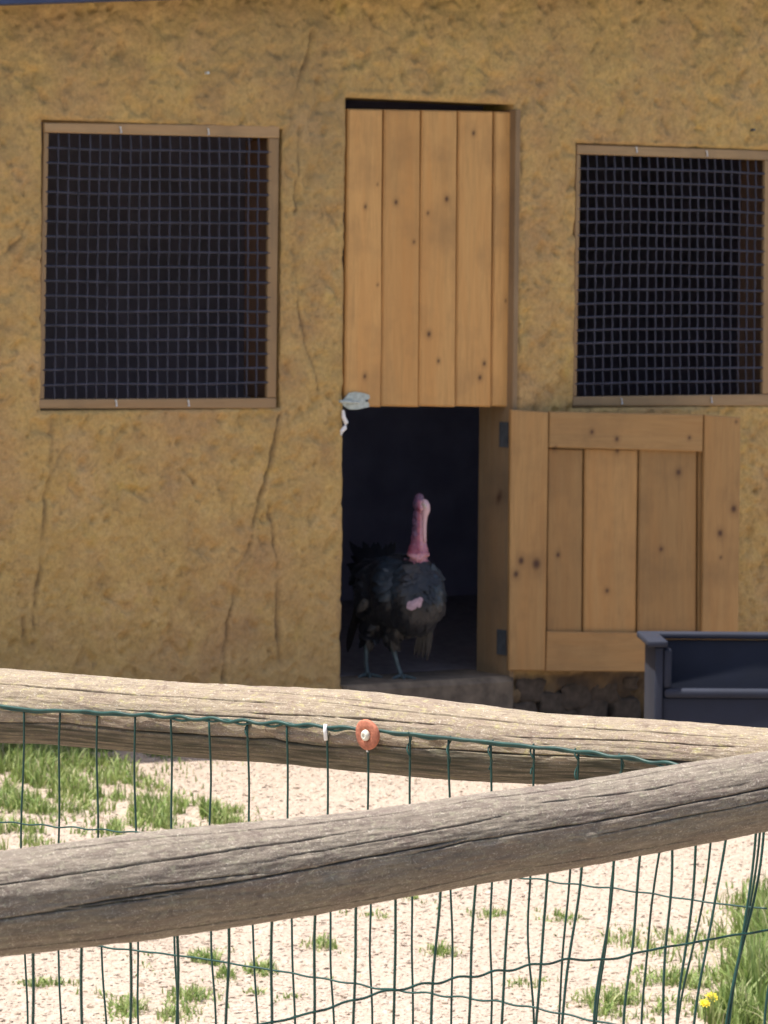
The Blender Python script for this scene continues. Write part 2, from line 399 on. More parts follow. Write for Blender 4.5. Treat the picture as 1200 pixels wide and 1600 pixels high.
def build_grass():
    def group(lst, name, label, width=.0028, lean=.55):
        A = [patch(*q) for q in lst]
        blades(np.vstack([a[0] for a in A]), np.concatenate([a[1] for a in A]), width, lean, name, MAT['grass'], label)
    group([(20, 1215, 90, 40, 2600, .09), (70, 1190, 130, 22, 2400, .08), (150, 1235, 90, 16, 1300, .075), (-120, 1200, 140, 60, 2200, .09),
           (60, 1262, 70, 12, 800, .07), (10, 1310, 60, 20, 700, .07), (150, 1170, 130, 12, 1300, .07), (30, 1250, 60, 25, 700, .06)],
          'grass_patch', 'thick bright green grass seen between the two log rails at far left')
    group([(290, 1280, 60, 14, 1100, .085), (250, 1268, 80, 10, 700, .07), (340, 1292, 50, 8, 350, .05), (210, 1300, 80, 10, 700, .05)],
          'grass_clump', 'yellow green grass clump just above the front log near the left')
    group([(330, 1512, 50, 14, 520, .045), (410, 1515, 60, 8, 260, .035), (235, 1580, 55, 12, 520, .045), (300, 1560, 35, 8, 260, .04),
           (510, 1478, 26, 7, 220, .035), (700, 1410, 36, 5, 160, .03), (840, 1432, 45, 5, 220, .035), (690, 1490, 22, 6, 170, .035),
           (780, 1432, 40, 4, 120, .03), (575, 1430, 40, 4, 90, .025), (100, 1548, 60, 8, 260, .035), (880, 1542, 70, 6, 160, .03),
           (430, 1555, 30, 5, 100, .03), (960, 1575, 60, 14, 600, .05), (1040, 1480, 80, 16, 500, .05), (1060, 1545, 60, 20, 700, .05)],
          'weed_tufts', 'small low green weed tufts dotted over the gravel behind the front wire', .0024, .8)
    group([(1190, 1575, 40, 50, 2600, .16), (1230, 1510, 60, 50, 2600, .17), (1215, 1440, 40, 30, 900, .13), (1290, 1560, 90, 60, 2600, .16),
           (1150, 1600, 40, 16, 900, .10)],
          'tall_grass', 'tall light green grass in the bottom right corner behind the wire', .0030, .45)
    # two yellow flowers
    for i, (px, py) in enumerate(((1112, 1558), (1101, 1568))):
        g = G(px, py + 34); top = hit(px, py, Vector((0, g.y, 0)), Vector((0, 1, 0)))
        f = empty('yellow_flower', g, ['larger yellow flower, upper right of the pair beside the tall grass', 'smaller yellow flower, lower left of the pair beside the tall grass'][i], 'flower', 'yellow flowers by the tall grass')
        V, F = tube([g, (g + top) / 2 + Vector((.003, 0, 0)), top], .0015, 5); mesh('stem', V, F, MAT['stem'], f)
        mb = MB(); r = (.019, .015)[i]; nrm = Vector((.1, -.55, .8)).normalized()
        q = nrm.to_track_quat('Z', 'Y')
        for ring, rr in ((0, 1), (1, .7)):
            for k in range(9):
                an = k * 2 * math.pi / 9 + ring * .35
                d = q @ Vector((math.cos(an), math.sin(an), 0)); s = q @ Vector((-math.sin(an), math.cos(an), 0))
                z = nrm * (.001 + .002 * ring)
                mb.add([top + z, top + d * r * rr * .55 + s * r * .26 + z * 2, top + d * r * rr + z, top + d * r * rr * .55 - s * r * .26 + z * 2], [[0, 1, 2, 3]])
        mesh('petals', mb.V, mb.F, MAT['petal'], f)
        V, F = tube([top, top + nrm * .004], .003, 8); mesh('flower_centre', V, F, MAT['petal'], f)
build_grass()

# ------------------------------------------------------------------ poultry house
HOUSE = empty('poultry_house', wp(0, 0, 0), 'ochre clay plastered poultry house with plank doors and two mesh covered windows', 'building')
FLOORZ = W(600, 1070)[1]
W1 = dict(i=[(77, 207), (421, 215), (418, 622), (70, 624)], o=[(70, 192), (437, 196), (432, 638), (61, 638)])
W2 = dict(i=[(908, 241), (1196, 250), (1192, 616), (902, 620)], o=[(902, 226), (1213, 236), (1208, 634), (895, 634)])
def rect(pts, gl=0, gt=0, gr=0, gb=0):
    q = [W(*p) for p in pts]
    return ((q[0][0] + q[3][0]) / 2 - gl, (q[1][0] + q[2][0]) / 2 + gr, (q[2][1] + q[3][1]) / 2 - gb, (q[0][1] + q[1][1]) / 2 + gt)
H1 = rect(W1['o'], -.004, 0, .022, .004); H2 = rect(W2['o'], -.004, .004, .012, .004)
D0, D1 = W(538, 640)[0], W(803, 400)[0]; DT = W(670, 157)[1]
HD = (D0, D1, FLOORZ, DT)
# underside of the low roof
ra = W(0, 9); rb = W(290, -1)
RSL = (rb[1] - ra[1]) / (rb[0] - ra[0])
def roofz(u): return ra[1] + RSL * (np.asarray(u) - ra[0])
CR = [[(487, 50), (478, 90), (463, 140), (455, 190), (444, 215)], [(462, 380), (466, 470), (480, 540), (494, 575), (499, 610)],
      [(436, 650), (425, 715), (400, 790), (385, 860), (366, 930), (353, 975), (351, 1062)],
      [(421, 790), (428, 860), (433, 935), (432, 990), (441, 1040)], [(84, 655), (83, 690), (75, 760), (66, 850), (58, 930), (52, 985)],
      [(105, 695), (92, 715), (80, 740)], [(36, 965), (38, 1000), (46, 1020), (52, 1005)], [(45, 345), (30, 375), (0, 405)],
      [(810, 640), (812, 560), (806, 480), (812, 300), (815, 200)], [(900, 480), (896, 540)], [(870, 190), (858, 225)], [(285, 735), (305, 755)],
      [(468, 150), (466, 250), (462, 330)]]
CW = [1.25, .8, 1.05, .9, .9, .6, 1.2, .8, .55, .6, .45, .7, .5]
def build_wall():
    st = 0.0085
    u0, u1 = -2.15, 2.2
    def ax(lo, hi, marks, step, pad):
        ms = sorted([lo, hi] + [m for m in marks if lo < m < hi]); out = []
        for a, b in zip(ms[:-1], ms[1:]):
            n = max(1, round((b - a) / step)); out += list(np.linspace(a, b, n + 1)[:-1])
        out.append(hi)
        return np.array(pad[0] + out + pad[1])
    us = ax(u0, u1, [H1[0], H1[1], H2[0], H2[1], D0, D1], st, ([-5.5, -4.5, -3.6, -2.9, -2.4], [2.5, 3.0, 3.6, 4.3]))
    zs = ax(-.45, 3.35, [H1[2], H1[3], H2[2], H2[3], FLOORZ, DT], st, ([], [3.6, 4.0]))
    nu, nz = len(us), len(zs)
    U, Z = np.meshgrid(us, zs, indexing='ij')
    def dent(U, Z):
        d = .012 * fbm(U * 1.5, Z * 1.5, seed=3, o=3) + .0065 * fbm(U * 9, Z * 9, seed=9, o=3)
        rough = vnoise(U * 30 + 2 * vnoise(U * 11, Z * 11, seed=2), Z * 34, seed=13)
        d += .0080 * np.minimum(rough, .25) * (0.55 + .45 * vnoise(U * 1.1, Z * 1.1, seed=20))
        wx = .035 * fbm(U * 7, Z * 7, seed=91, o=3); wz = .035 * fbm(U * 7 + 9, Z * 7, seed=92, o=3)
        A_, B_ = (U + wx) * .8 - (Z + wz) * .6, (U + wx) * .6 + (Z + wz) * .8
        pit = vnoise(A_ * 22, B_ * 22, seed=41); pit2 = vnoise(A_ * 47, B_ * 41, seed=44); dab = fbm(A_ * 13, B_ * 13, seed=47, o=3)
        d -= .017 * np.clip(pit - .50, 0, .28) / .34 + .009 * np.clip(pit2 - .50, 0, .3) / .3
        d += .006 * np.round((dab + .12 * pit2) * 3.2) / 3.2 * 1.6
        return d
    D = dent(U, Z)
    crack = np.zeros_like(U)
    for path, cw in zip(CR, CW):
        q = np.array([W(*p) for p in path])
        wob = .012 * fbm(U * 14, Z * 14, seed=55, o=3)
        best = np.full(U.shape, 9.0)
        for a, b in zip(q[:-1], q[1:]):
            ab = b - a; L = (ab ** 2).sum()
            t = np.clip(((U - a[0]) * ab[0] + (Z - a[1]) * ab[1]) / L, 0, 1)
            best = np.minimum(best, np.hypot(U + wob - a[0] - t * ab[0], Z - a[1] - t * ab[1]))
        wv = .0098 * cw * (0.65 + .5 * vnoise(U * 16, Z * 16, seed=66))
        g = np.exp(-(best / np.maximum(wv, .002)) ** 2)
        brk = np.clip(.75 + .8 * vnoise(U * 9, Z * 7, seed=67), .25, 1)
        crack = np.maximum(crack, g * brk); D -= .014 * cw * g * brk
        D += .005 * np.exp(-((best - .022) / .012) ** 2) * cw
    # rounded plaster lips at openings
    hole = np.zeros((nu - 1, nz - 1), bool); uc = (us[1:] + us[:-1]) / 2; zc = (zs[1:] + zs[:-1]) / 2
    for (a, b, c, d), rr in ((H1, .012), (H2, .012), (HD, .028)):
        hole |= ((uc > a) & (uc < b))[:, None] & ((zc > c) & (zc < d))[None, :]
        du = np.maximum(np.maximum(a - U, U - b), 0); dz = np.maximum(np.maximum(c - Z, Z - d), 0); ds = np.hypot(du, dz)
        D = np.where(ds < rr, D * .6 - .012 * (1 - ds / rr) ** 2, D)
    # thin base that weathers in
    hole |= (zc[None, :] - .01 > roofz(uc)[:, None])
    Zr = Z
    D -= .03 * np.clip((.06 - Z) / .1, 0, 1)
    rim = lambda: None
    dampf = np.clip((.62 - Z) / .7, 0, 1) * np.clip(.55 + .8 * fbm(U * 2.2, Z * 2.2, seed=71), 0, 1) * .75
    dampf = np.maximum(dampf, .35 * np.clip(fbm(U * 2.6, Z * 1.3, seed=73) * 2 - .3, 0, 1))
    zb = W(900, 1044)[1]
    crack = np.maximum(crack, 1.6 * np.clip((zb + .02 * vnoise(U * 12, Z * 3, seed=5) - Z) / .02, 0, 1) * np.clip((U - D1) / .03, 0, 1) * np.clip((W(1060, 1080)[0] - U) / .1, 0, 1) * np.clip(.8 + .5 * fbm(U * 12, Z * 12, seed=6), 0, 1))
    pts = np.array(WO)[None, None] + U[..., None] * np.array(WU) + D[..., None] * np.array(WN); pts[..., 2] += Zr
    F = grid_faces(nu, nz); F = F[~hole.reshape(-1)]
    Vl = [pts.reshape(-1, 3)]; base = nu * nz; F = F.tolist()
    cr = [np.clip(crack.reshape(-1) * .62, 0, 1)]; dm = [dampf.reshape(-1)]
    # returns of the openings into the wall thickness
    for (a, b, c, d) in (H1, H2, HD):
        ia, ib = np.argmin(abs(us - a)), np.argmin(abs(us - b)); ja, jb = np.argmin(abs(zs - c)), np.argmin(abs(zs - d))
        loop = [(i, ja) for i in range(ia, ib)] + [(ib, j) for j in range(ja, jb)] + [(i, jb) for i in range(ib, ia, -1)] + [(ia, j) for j in range(jb, ja, -1)]
        n = len(loop); P = np.array([pts[i, j] for i, j in loop])
        back = np.array([[*wp(us[i], zs[j], -.215)] for i, j in loop])
        Vl += [P, back]; cr.append(np.zeros(2 * n)); dm.append(np.zeros(2 * n))
        for k in range(n):
            l = (k + 1) % n; F.append([base + k, base + l, base + n + l, base + n + k])
        base += 2 * n
    o = mesh('clay_wall', np.vstack(Vl), F, MAT['clay'], HOUSE, True, attrs={'crack': np.concatenate(cr), 'damp': np.concatenate(dm)})
build_wall()

def slab(name, c4, off0, off1, m, parent=HOUSE, knots=(), nz=1, nu=1, wob=0.0, bevel=.003, label=None, frame=None):
    """board from four corner pixels-or-(u,z) TL,TR,BR,BL between two offsets; finely gridded front with rounded arrises"""
    fr = frame or wp
    TL, TR, BR, BL = [np.array(c, float) for c in c4]
    w_ = np.linalg.norm(TR - TL); h_ = np.linalg.norm(BL - TL)
    gu = np.array([0, bevel / w_] + list(np.linspace(0, 1, nu + 1)[1:-1]) + [1 - bevel / w_, 1])
    gv = np.array([0, bevel / h_] + list(np.linspace(0, 1, nz + 1)[1:-1]) + [1 - bevel / h_, 1])
    A, B = np.meshgrid(gu, gv, indexing='ij')
    P = (TL * (1 - A[..., None]) * (1 - B[..., None]) + TR * A[..., None] * (1 - B[..., None]) + BR * A[..., None] * B[..., None] + BL * (1 - A[..., None]) * B[..., None])
    nU, nV = A.shape
    edge = np.zeros_like(A); edge[0, :] = edge[-1, :] = 1; edge[:, 0] = edge[:, -1] = 1
    sd = random.randint(0, 999)
    off = off1 - edge * bevel + wob * fbm(P[..., 0] * 6, P[..., 1] * 2, seed=sd)
    V = [fr(P[i, j, 0], P[i, j, 1], off[i, j]) for i in range(nU) for j in range(nV)]
    F = grid_faces(nU, nV)[:, ::-1].tolist()
    loop = [(i, 0) for i in range(nU - 1)] + [(nU - 1, j) for j in range(nV - 1)] + [(i, nV - 1) for i in range(nU - 1, 0, -1)] + [(0, j) for j in range(nV - 1, 0, -1)]
    b0 = len(V); n = len(loop)
    V += [fr(P[i, j, 0], P[i, j, 1], off0) for i, j in loop]
    ix = [i * nV + j for i, j in loop]
    for k in range(n):
        l = (k + 1) % n; F.append([ix[k], ix[l], b0 + l, b0 + k])
    F.append([b0 + k for k in range(n)])
    kn = np.zeros(len(V))
    for (ku, kz, kr) in knots:
        d = np.hypot((P[..., 0] - ku) / kr, (P[..., 1] - kz) / (kr * 1.25)).reshape(-1)
        kn[:nU * nV] = np.maximum(kn[:nU * nV], .9 * np.clip((.85 - d) * 2.6, 0, 1) * (.75 + .25 * np.cos(d * 5)) + .22 * np.clip(1.9 - d, 0, 1))
    return mesh(name, V, F, m, parent, attrs={'knot': kn}, label=label)
def Wq(pts, off=0.0): return [W(px, py, off) for px, py in pts]

# upper leaf: five boards set in the clay opening
UD = empty('upper_door', wp((D0 + D1) / 2, 1.6, 0) - HOUSE.location, parent=HOUSE)
bx = [(543, 600), (600, 659), (659, 716), (716, 772), (772, 802)]
knp = [[(590, 288, .006), (571, 323, .010), (590, 445, .006), (570, 588, .011)], [(619, 316, .013), (647, 378, .008)],
       [(698, 311, .015), (669, 333, .008), (670, 522, .014), (685, 564, .010)], [(740, 208, .012), (757, 568, .012), (750, 590, .013)], [(790, 470, .006)]]
for i, (a, b) in enumerate(bx):
    of = -.022 + random.uniform(-.003, .003) - (.004 if i == 4 else 0)
    ty = 170 + i * 1.0
    q = Wq([(a + 1.6, ty), (b - 1.2, ty + 1.0), (b - 4.2, 636), (a - 3.4, 634.5)], of)
    kn = [(*W(kx, ky, of), kr) for kx, ky, kr in knp[i]]
    slab('board', q, of - .022, of, MAT['pine'], UD, kn, 190, 34, .0035, .006)
# stiles and lintel behind, closing the top gap
slab('back_batten', Wq([(541, 240), (803, 243), (802, 300), (540, 298)]), -.075, -.047, MAT['pine2'], UD, nu=2)
slab('back_batten', Wq([(540, 560), (802, 560), (802, 618), (540, 618)]), -.075, -.047, MAT['pine2'], UD, nu=2)
# latch: pale metal plate, bolt and keep
def latch():
    o = -.016
    c = W(557, 627, o)
    pts = [(540, 621), (546, 614), (556, 612.5), (568, 614), (577, 617), (578, 622), (573, 626), (577, 631), (577, 636), (560, 639.5), (546, 640), (541, 637), (536, 633), (534, 628)]
    n = len(pts); V = [wp(*W(x, y, o), o) for x, y in pts] + [wp(*W(x, y, o), o - .006) for x, y in pts]
    F = [list(range(n))[::-1], [n + k for k in range(n)]] + [[k, (k + 1) % n, n + (k + 1) % n, n + k] for k in range(n)]
    L = mesh('latch_plate', V, F, MAT['latch'], UD, label='pale blue grey metal latch plate at the lower left corner')
    for (x, y) in ((573, 626), (548, 628)):
        u, z = W(x, y, o); V, F = tube([wp(u, z, o), wp(u, z, o + .005)], .005, 10); mesh('screw', V, F, MAT['hinge'], L)
    a = wp(*W(528, 627, 0), .012); b = wp(*W(560, 629, 0), .005)
    V, F = tube([a, b], .006, 8); mesh('bolt', V, F, MAT['latch'], L)
    K = empty('latch_keep', wp(*W(533, 665), .0) - UD.location - HOUSE.location, parent=UD)
    pp = [(536, 641), (537, 652), (541, 661), (539, 668), (534, 674), (533, 680)]
    V, F = tube([wp(*W(x, y, .012), .012) for x, y in pp], .006, 8, [.005, .008, .009, .009, .008, .004]); mesh('hook', V, F, MAT['tie'], K)
latch()

# right jamb of the doorway, seen inside
JU = W(797, 850)[0]
def jamb(name, u, z0, z1, o0, o1, m, knots=()):
    fr = lambda s, z, off: wp(u - off, z, s)      # board lying in the wall thickness, face towards -u
    return slab(name, [(o0, z1), (o1, z1), (o1, z0), (o0, z0)], -.02, .0, m, HOUSE, knots, 60, 8, .002, .003, frame=fr)
jb = jamb('door_jamb', JU - .003, FLOORZ, DT - .02, -.212, .012, MAT['jamb'], [(-.07, W(768, 780)[1], .022), (-.15, W(760, 830)[1], .012)])
jamb('window_jamb', H1[1] - .04, H1[2] + .04, H1[3] - .04, -.205, -.05, MAT['wjamb'])
jamb('window_jamb', H2[1] - .04, H2[2] + .04, H2[3] - .04, -.205, -.05, MAT['wjamb'])

# windows
def window(C, H, staples):
    w_ = empty('window', wp((H[0] + H[1]) / 2, (H[2] + H[3]) / 2) - HOUSE.location, parent=HOUSE)
    o = -.004; i = Wq(C['i'], o); q = Wq(C['o'], o)
    g = .0015
    slab('frame_rail', [q[0], q[1], (q[1][0], i[1][1]), (q[0][0], i[0][1])], -.022, o, MAT['frameu'], w_, nu=30, wob=.003)
    slab('frame_rail', [(q[3][0], i[3][1]), (q[2][0], i[2][1]), q[2], q[3]], -.022, o, MAT['frameu'], w_, nu=30, wob=.003)
    slab('frame_stile', [(q[0][0], i[0][1] - g), (i[0][0], i[0][1] - g), (i[3][0], i[3][1] + g), (q[3][0], i[3][1] + g)], -.022, o - .002, MAT['framez'], w_, nz=30, wob=.003)
    slab('frame_stile', [(i[1][0], i[1][1] - g), (q[1][0], i[1][1] - g), (q[2][0], i[2][1] + g), (i[2][0], i[2][1] + g)], -.022, o - .002, MAT['framez'], w_, nz=30, wob=.003)
    # two crossing layers of wire
    mb = MB(); TL, TR, BR, BL = [np.array(c) for c in i]
    nx, ny = round(np.linalg.norm(TR - TL) / .0445), round(np.linalg.norm(BL - TL) / .054)
    sd = random.randint(0, 99)
    def pt(a, b, off):
        p = TL * (1 - a) * (1 - b) + TR * a * (1 - b) + BR * a * b + BL * (1 - a) * b
        du = .004 * float(fbm(np.array([a * 3 + sd]), np.array([b * 3]), seed=4, o=2)[0]); dz = .005 * float(fbm(np.array([a * 3]), np.array([b * 3 + sd]), seed=6, o=2)[0])
        return wp(p[0] + du, p[1] + dz, off)
    rr = .0044
    for k in range(1, nx):
        V, F = tube([pt(k / nx + .0012 * math.sin(k * 5), b, -.011 + (.0022 if (int(b * ny * 2) % 2) else -.0022)) for b in np.linspace(-.01, 1.01, 2 * ny + 1)], rr * .85, 5); mb.add(V, F)
    for k in range(1, ny):
        V, F = tube([pt(a, k / ny + .0018 * math.sin(k * 7), -.011 + (-.0022 if (int(a * nx * 2) % 2) else .0022)) for a in np.linspace(-.01, 1.01, 2 * nx + 1)], rr * 1.05, 5); mb.add(V, F)
    tag(mesh('wire_grid', mb.V, mb.F, MAT['galv'], w_, True), kind='stuff')
    for (x, y) in staples:
        u, z = W(x, y, o); c = wp(u, z, 0)
        V, F = tube([wp(u, z + .011, -.01), wp(u, z + .011, .002), wp(u + .003, z - .010, .003), wp(u + .003, z - .010, -.01)], .0034, 6)
        mesh('staple', V, F, MAT['staple'], w_)
window(W1, H1, [(187, 203), (324, 206), (180, 630), (293, 630)])
window(W2, H2, [(993, 234), (1103, 240), (970, 627), (1110, 625)])

# threshold, base stones
slab('threshold', [(D0 + .004, FLOORZ + .006), (D1 + .02, FLOORZ + .006), (D1 + .02, FLOORZ - .30), (D0 + .004, FLOORZ - .30)], -.301, .030, MAT['sill'], HOUSE, nu=30, nz=6, wob=.012, bevel=.022)
for k, (px, py, r) in enumerate([(830, 1078, .06), (862, 1100, .055), (900, 1088, .065), (945, 1080, .06), (925, 1115, .07), (985, 1068, .035), (978, 1110, .06), (880, 1130, .06), (1040, 1120, .07), (820, 1112, .05)]):
    u, z = W(px, py); t, p = [], []
    for a in range(9):
        for b in range(14):
            th = math.pi * a / 8; ph = 2 * math.pi * b / 14
            n = Vector((math.sin(th) * math.cos(ph), math.sin(th) * math.sin(ph), math.cos(th)))
            n = Vector([math.copysign(abs(q) ** .6, q) for q in n])
            f = 1 + .45 * float(fbm(np.array([n.x * 1.7 + k * 3]), np.array([n.y * 1.7]), np.array([n.z * 1.7]), seed=88, o=3)[0])
            t.append(wp(u, z, -.008) + WU * n.x * r * 1.25 * f + Vector((0, 0, n.z * r * .85 * f)) + WN * n.y * .016 * f)
    mesh('stone', t, grid_faces(9, 14, True), MAT['stone'], HOUSE, True)

# room behind: back and side walls, floor, ceiling, roof
def box(name, u0, u1, z0, z1, o0, o1, m, parent=HOUSE):
    V = [wp(u, z, o) for u in (u0, u1) for z in (z0, z1) for o in (o0, o1)]
    F = [[0, 1, 3, 2], [4, 6, 7, 5], [0, 4, 5, 1], [2, 3, 7, 6], [0, 2, 6, 4], [1, 5, 7, 3]]
    return mesh(name, V, F, m, parent)
box('floor_slab', -5.4, 4.2, FLOORZ - .3, FLOORZ - .003, -3.4, -.302, MAT['floor'])
box('back_wall', -5.5, 4.3, -.4, 2.6, -3.6, -3.402, MAT['dark'])
box('side_wall', -5.5, -5.3, -.4, 2.6, -3.4, -.05, MAT['dark'])
box('side_wall', 4.1, 4.3, -.4, 2.6, -3.4, -.05, MAT['dark'])
# inner lining of the front wall so that the room is closed and dark
def lining():
    us = sorted({-5.3, 4.1, H1[0] - .01, H1[1] + .01, H2[0] - .01, H2[1] + .01, D0 - .01, D1 + .01}); zs = sorted({FLOORZ - .01, 2.62, H1[2] - .01, H1[3] + .01, H2[2] - .01, H2[3] + .01, DT + .01})
    mb = MB()
    for a, b in zip(us[:-1], us[1:]):
        for c, d in zip(zs[:-1], zs[1:]):
            x, y = (a + b) / 2, (c + d) / 2
            if any(h[0] - .02 < x < h[1] + .02 and h[2] - .02 < y < h[3] + .02 for h in (H1, H2, HD)): continue
            mb.add([wp(a, c, -.217), wp(b, c, -.217), wp(b, d, -.217), wp(a, d, -.217)], [[0, 1, 2, 3]])
    mesh('inner_lining', mb.V, mb.F, MAT['dark'], HOUSE)
lining()
box('ceiling', -5.3, 4.1, 2.55, 2.6, -3.4, -.218, MAT['dark'])
def roof():
    V = []
    for u in (-5.9, 4.7):
        for dz in (0, .13):
            for o in (-3.9, .17): V.append(wp(u, float(roofz(u)) + dz + (.0 if o > 0 else .0), o))
    F = [[0, 1, 3, 2], [4, 6, 7, 5], [0, 4, 5, 1], [2, 3, 7, 6], [0, 2, 6, 4], [1, 5, 7, 3]]
    r = mesh('roof', V, F, MAT['blue'], HOUSE)
    V = []
    for u in (-5.95, 4.75):
        for dz in (.134, .20):
            for o in (-3.95, .21): V.append(wp(u, float(roofz(u)) + dz, o))
    mesh('roof_covering', V, F, MAT['tile'], r)
roof()

# lower leaf, swung wide open towards the camera side
HG = wp(W(797, 850, .02)[0], 0, .02)
LPT = None
def leaf_setup():
    # leaf plane: hinge at HG, free end so that the leaf is about 0.9 m wide
    yaw = math.radians(19); d = Vector((math.cos(yaw), math.sin(yaw), 0)); n = Vector((d.y, -d.x, 0))
    return d, n
LD, LN = leaf_setup()
def L(px, py, off=0.0):
    p = hit(px, py, HG + LN * off, LN); return (p - HG).dot(LD), p.z
def lp(s, z, off=0.0): return HG + LD * s + LN * off + Vector((0, 0, z))
LDR = empty('lower_door', HG + Vector((.4, 0, 1)) - HOUSE.location, parent=HOUSE)
def Lq(pts, off): return [L(x, y, off) for x, y in pts]
def lk(lst, off): return [(*L(x, y, off), r) for x, y, r in lst]
slab('board', Lq([(856, 700), (911, 702), (909, 1046), (853, 1046)], 0), -.02, 0, MAT['pine2'], LDR, lk([(872, 867, .013), (866, 700, .012)], 0), 160, 34, .002, .006, frame=lp)
slab('board', Lq([(914, 700), (997, 702), (993, 1046), (911.5, 1046)], -.002), -.022, -.002, MAT['pine2'], LDR, lk([(949, 923, .012), (965, 704, .012)], 0), 160, 34, .003, .006, frame=lp)
slab('board', Lq([(1000, 700), (1089, 702), (1088, 1044), (996, 1046)], .001), -.019, .001, MAT['pine2'], LDR, lk([(1033, 858, .013), (1060, 738, .016)], 0), 160, 34, .002, .006, frame=lp)
slab('board', Lq([(1091, 700), (1150, 702), (1150, 1040), (1090, 1044)], -.008), -.026, -.008, MAT['pine2'], LDR, [], 20, 4, .002, .003, frame=lp)
slab('hinge_stile', Lq([(798, 640), (857, 644), (852, 1048), (795, 1048)], .022), .002, .024, MAT['pine2'], LDR, lk([(814, 876, .020), (838, 881, .028), (806, 897, .017)], .022), 160, 34, .003, .004, frame=lp)
slab('end_stile', Lq([(1101, 648), (1157, 652), (1153, 1046), (1096, 1046)], .022), .002, .024, MAT['pine2'], LDR, lk([(1146, 795, .020), (1125, 833, .018), (1126, 871, .008), (1150, 659, .008)], .022), 160, 34, .003, .004, frame=lp)
slab('top_rail', Lq([(859, 643), (1099, 648), (1098, 706), (858, 699)], .022), .002, .023, MAT['pineh'], LDR, lk([(925, 675, .012), (964, 686, .013), (1077, 684, .010), (868, 700, .010)], .022), 30, 150, .003, .004, frame=lp)
slab('bottom_rail', Lq([(855, 987), (1095, 990), (1094, 1050), (853, 1049)], .022), .002, .0225, MAT['pineh'], LDR, [], 14, 60, .003, .004, frame=lp)
for y in (680, 1005):
    u = W(790, y)[0]; z = W(790, y)[1]
    h = empty('hinge', wp(JU, z, -.03) - LDR.location - HOUSE.location, parent=LDR)
    V = [wp(JU - .004 - e, z + s * .05, o) for e in (0, .004) for s in (-1, 1) for o in (-.07, -.012)]
    F = [[0, 1, 3, 2], [4, 6, 7, 5], [0, 4, 5, 1], [2, 3, 7, 6], [0, 2, 6, 4], [1, 5, 7, 3]]
    mesh('hinge_plate', V, F, MAT['hinge'], h)
    V, F = tube([wp(JU - .004, z - .05, .002), wp(JU - .004, z + .05, .002)], .007, 10); mesh('hinge_pin', V, F, MAT['hinge'], h)

# ------------------------------------------------------------------ black open-fronted bin
def bin_():
    yb = 13.75; P = Vector((0, yb, 0)); N = Vector((0, 1, 0))
    yaw = math.radians(2); d = Vector((math.cos(yaw), math.sin(yaw), 0)); n = Vector((d.y, -d.x, 0))
    c = hit(1024, 990, P, N); x0 = 0.0; gzz = float(gz(c.x + .3, yb)) + .004
    O = Vector((c.x, yb, 0)); top = c.z - .028; Wd = .82; Dp = .36
    t = empty('feed_bin', Vector((c.x + Wd / 2, yb + Dp / 2, gzz)), 'black plastic open fronted bin standing before the open lower door', 'bin')
    f = lambda s, z, off: O + d * s - n * off + Vector((0, 0, z))       # off: depth away from the camera
    def bx(name, s0, s1, z0, z1, o0, o1, bev=.006, par=t):
        import bmesh
        bm = bmesh.new(); vs = [bm.verts.new(f(s, z, o)) for s in (s0, s1) for z in (z0, z1) for o in (o0, o1)]
        for q in [[0, 1, 3, 2], [4, 6, 7, 5], [0, 4, 5, 1], [2, 3, 7, 6], [0, 2, 6, 4], [1, 5, 7, 3]]: bm.faces.new([vs[i] for i in q])
        bmesh.ops.recalc_face_normals(bm, faces=bm.faces)
        bmesh.ops.bevel(bm, geom=bm.edges[:], offset=bev, segments=3, profile=.5, affect='EDGES')
        V = [v.co.copy() for v in bm.verts]; bm.verts.index_update(); F = [[v.index for v in fc.verts] for fc in bm.faces]; bm.free()
        return mesh(name, V, F, MAT['plastic'], par, True)
    zl = hit(1050, 1089, P, N).z; zr = hit(1050, 1075, P, N).z
    bx('front_wall', .03, Wd - .03, gzz, zl - .005, .015, .035)
    bx('front_rim', .035, Wd - .035, zl - .004, zl + .028, -.004, .050, .012)
    bx('side_wall', .0, .03, gzz, top - .022, .0, Dp); bx('side_wall', Wd - .03, Wd, gzz, top - .022, .0, Dp)
    bx('side_pillar', .031, .062, zl + .029, top - .026, .004, .05, .012); bx('side_pillar', Wd - .062, Wd - .031, zl + .029, top - .026, .004, .05, .012)
    bx('back_wall', .031, Wd - .031, gzz, top - .024, Dp - .03, Dp - .004)
    bx('bin_floor', .031, Wd - .031, gzz + .01, gzz + .03, .04, Dp - .035)
    bx('top_rim', -.03, Wd + .03, top - .02, top + .004, Dp - .05, Dp + .02, .008)
    bx('top_rim', -.03, .045, top - .0195, top + .0045, -.02, Dp - .052, .008); bx('top_rim', Wd - .045, Wd + .03, top - .0195, top + .0045, -.02, Dp - .052, .008)
bin_()

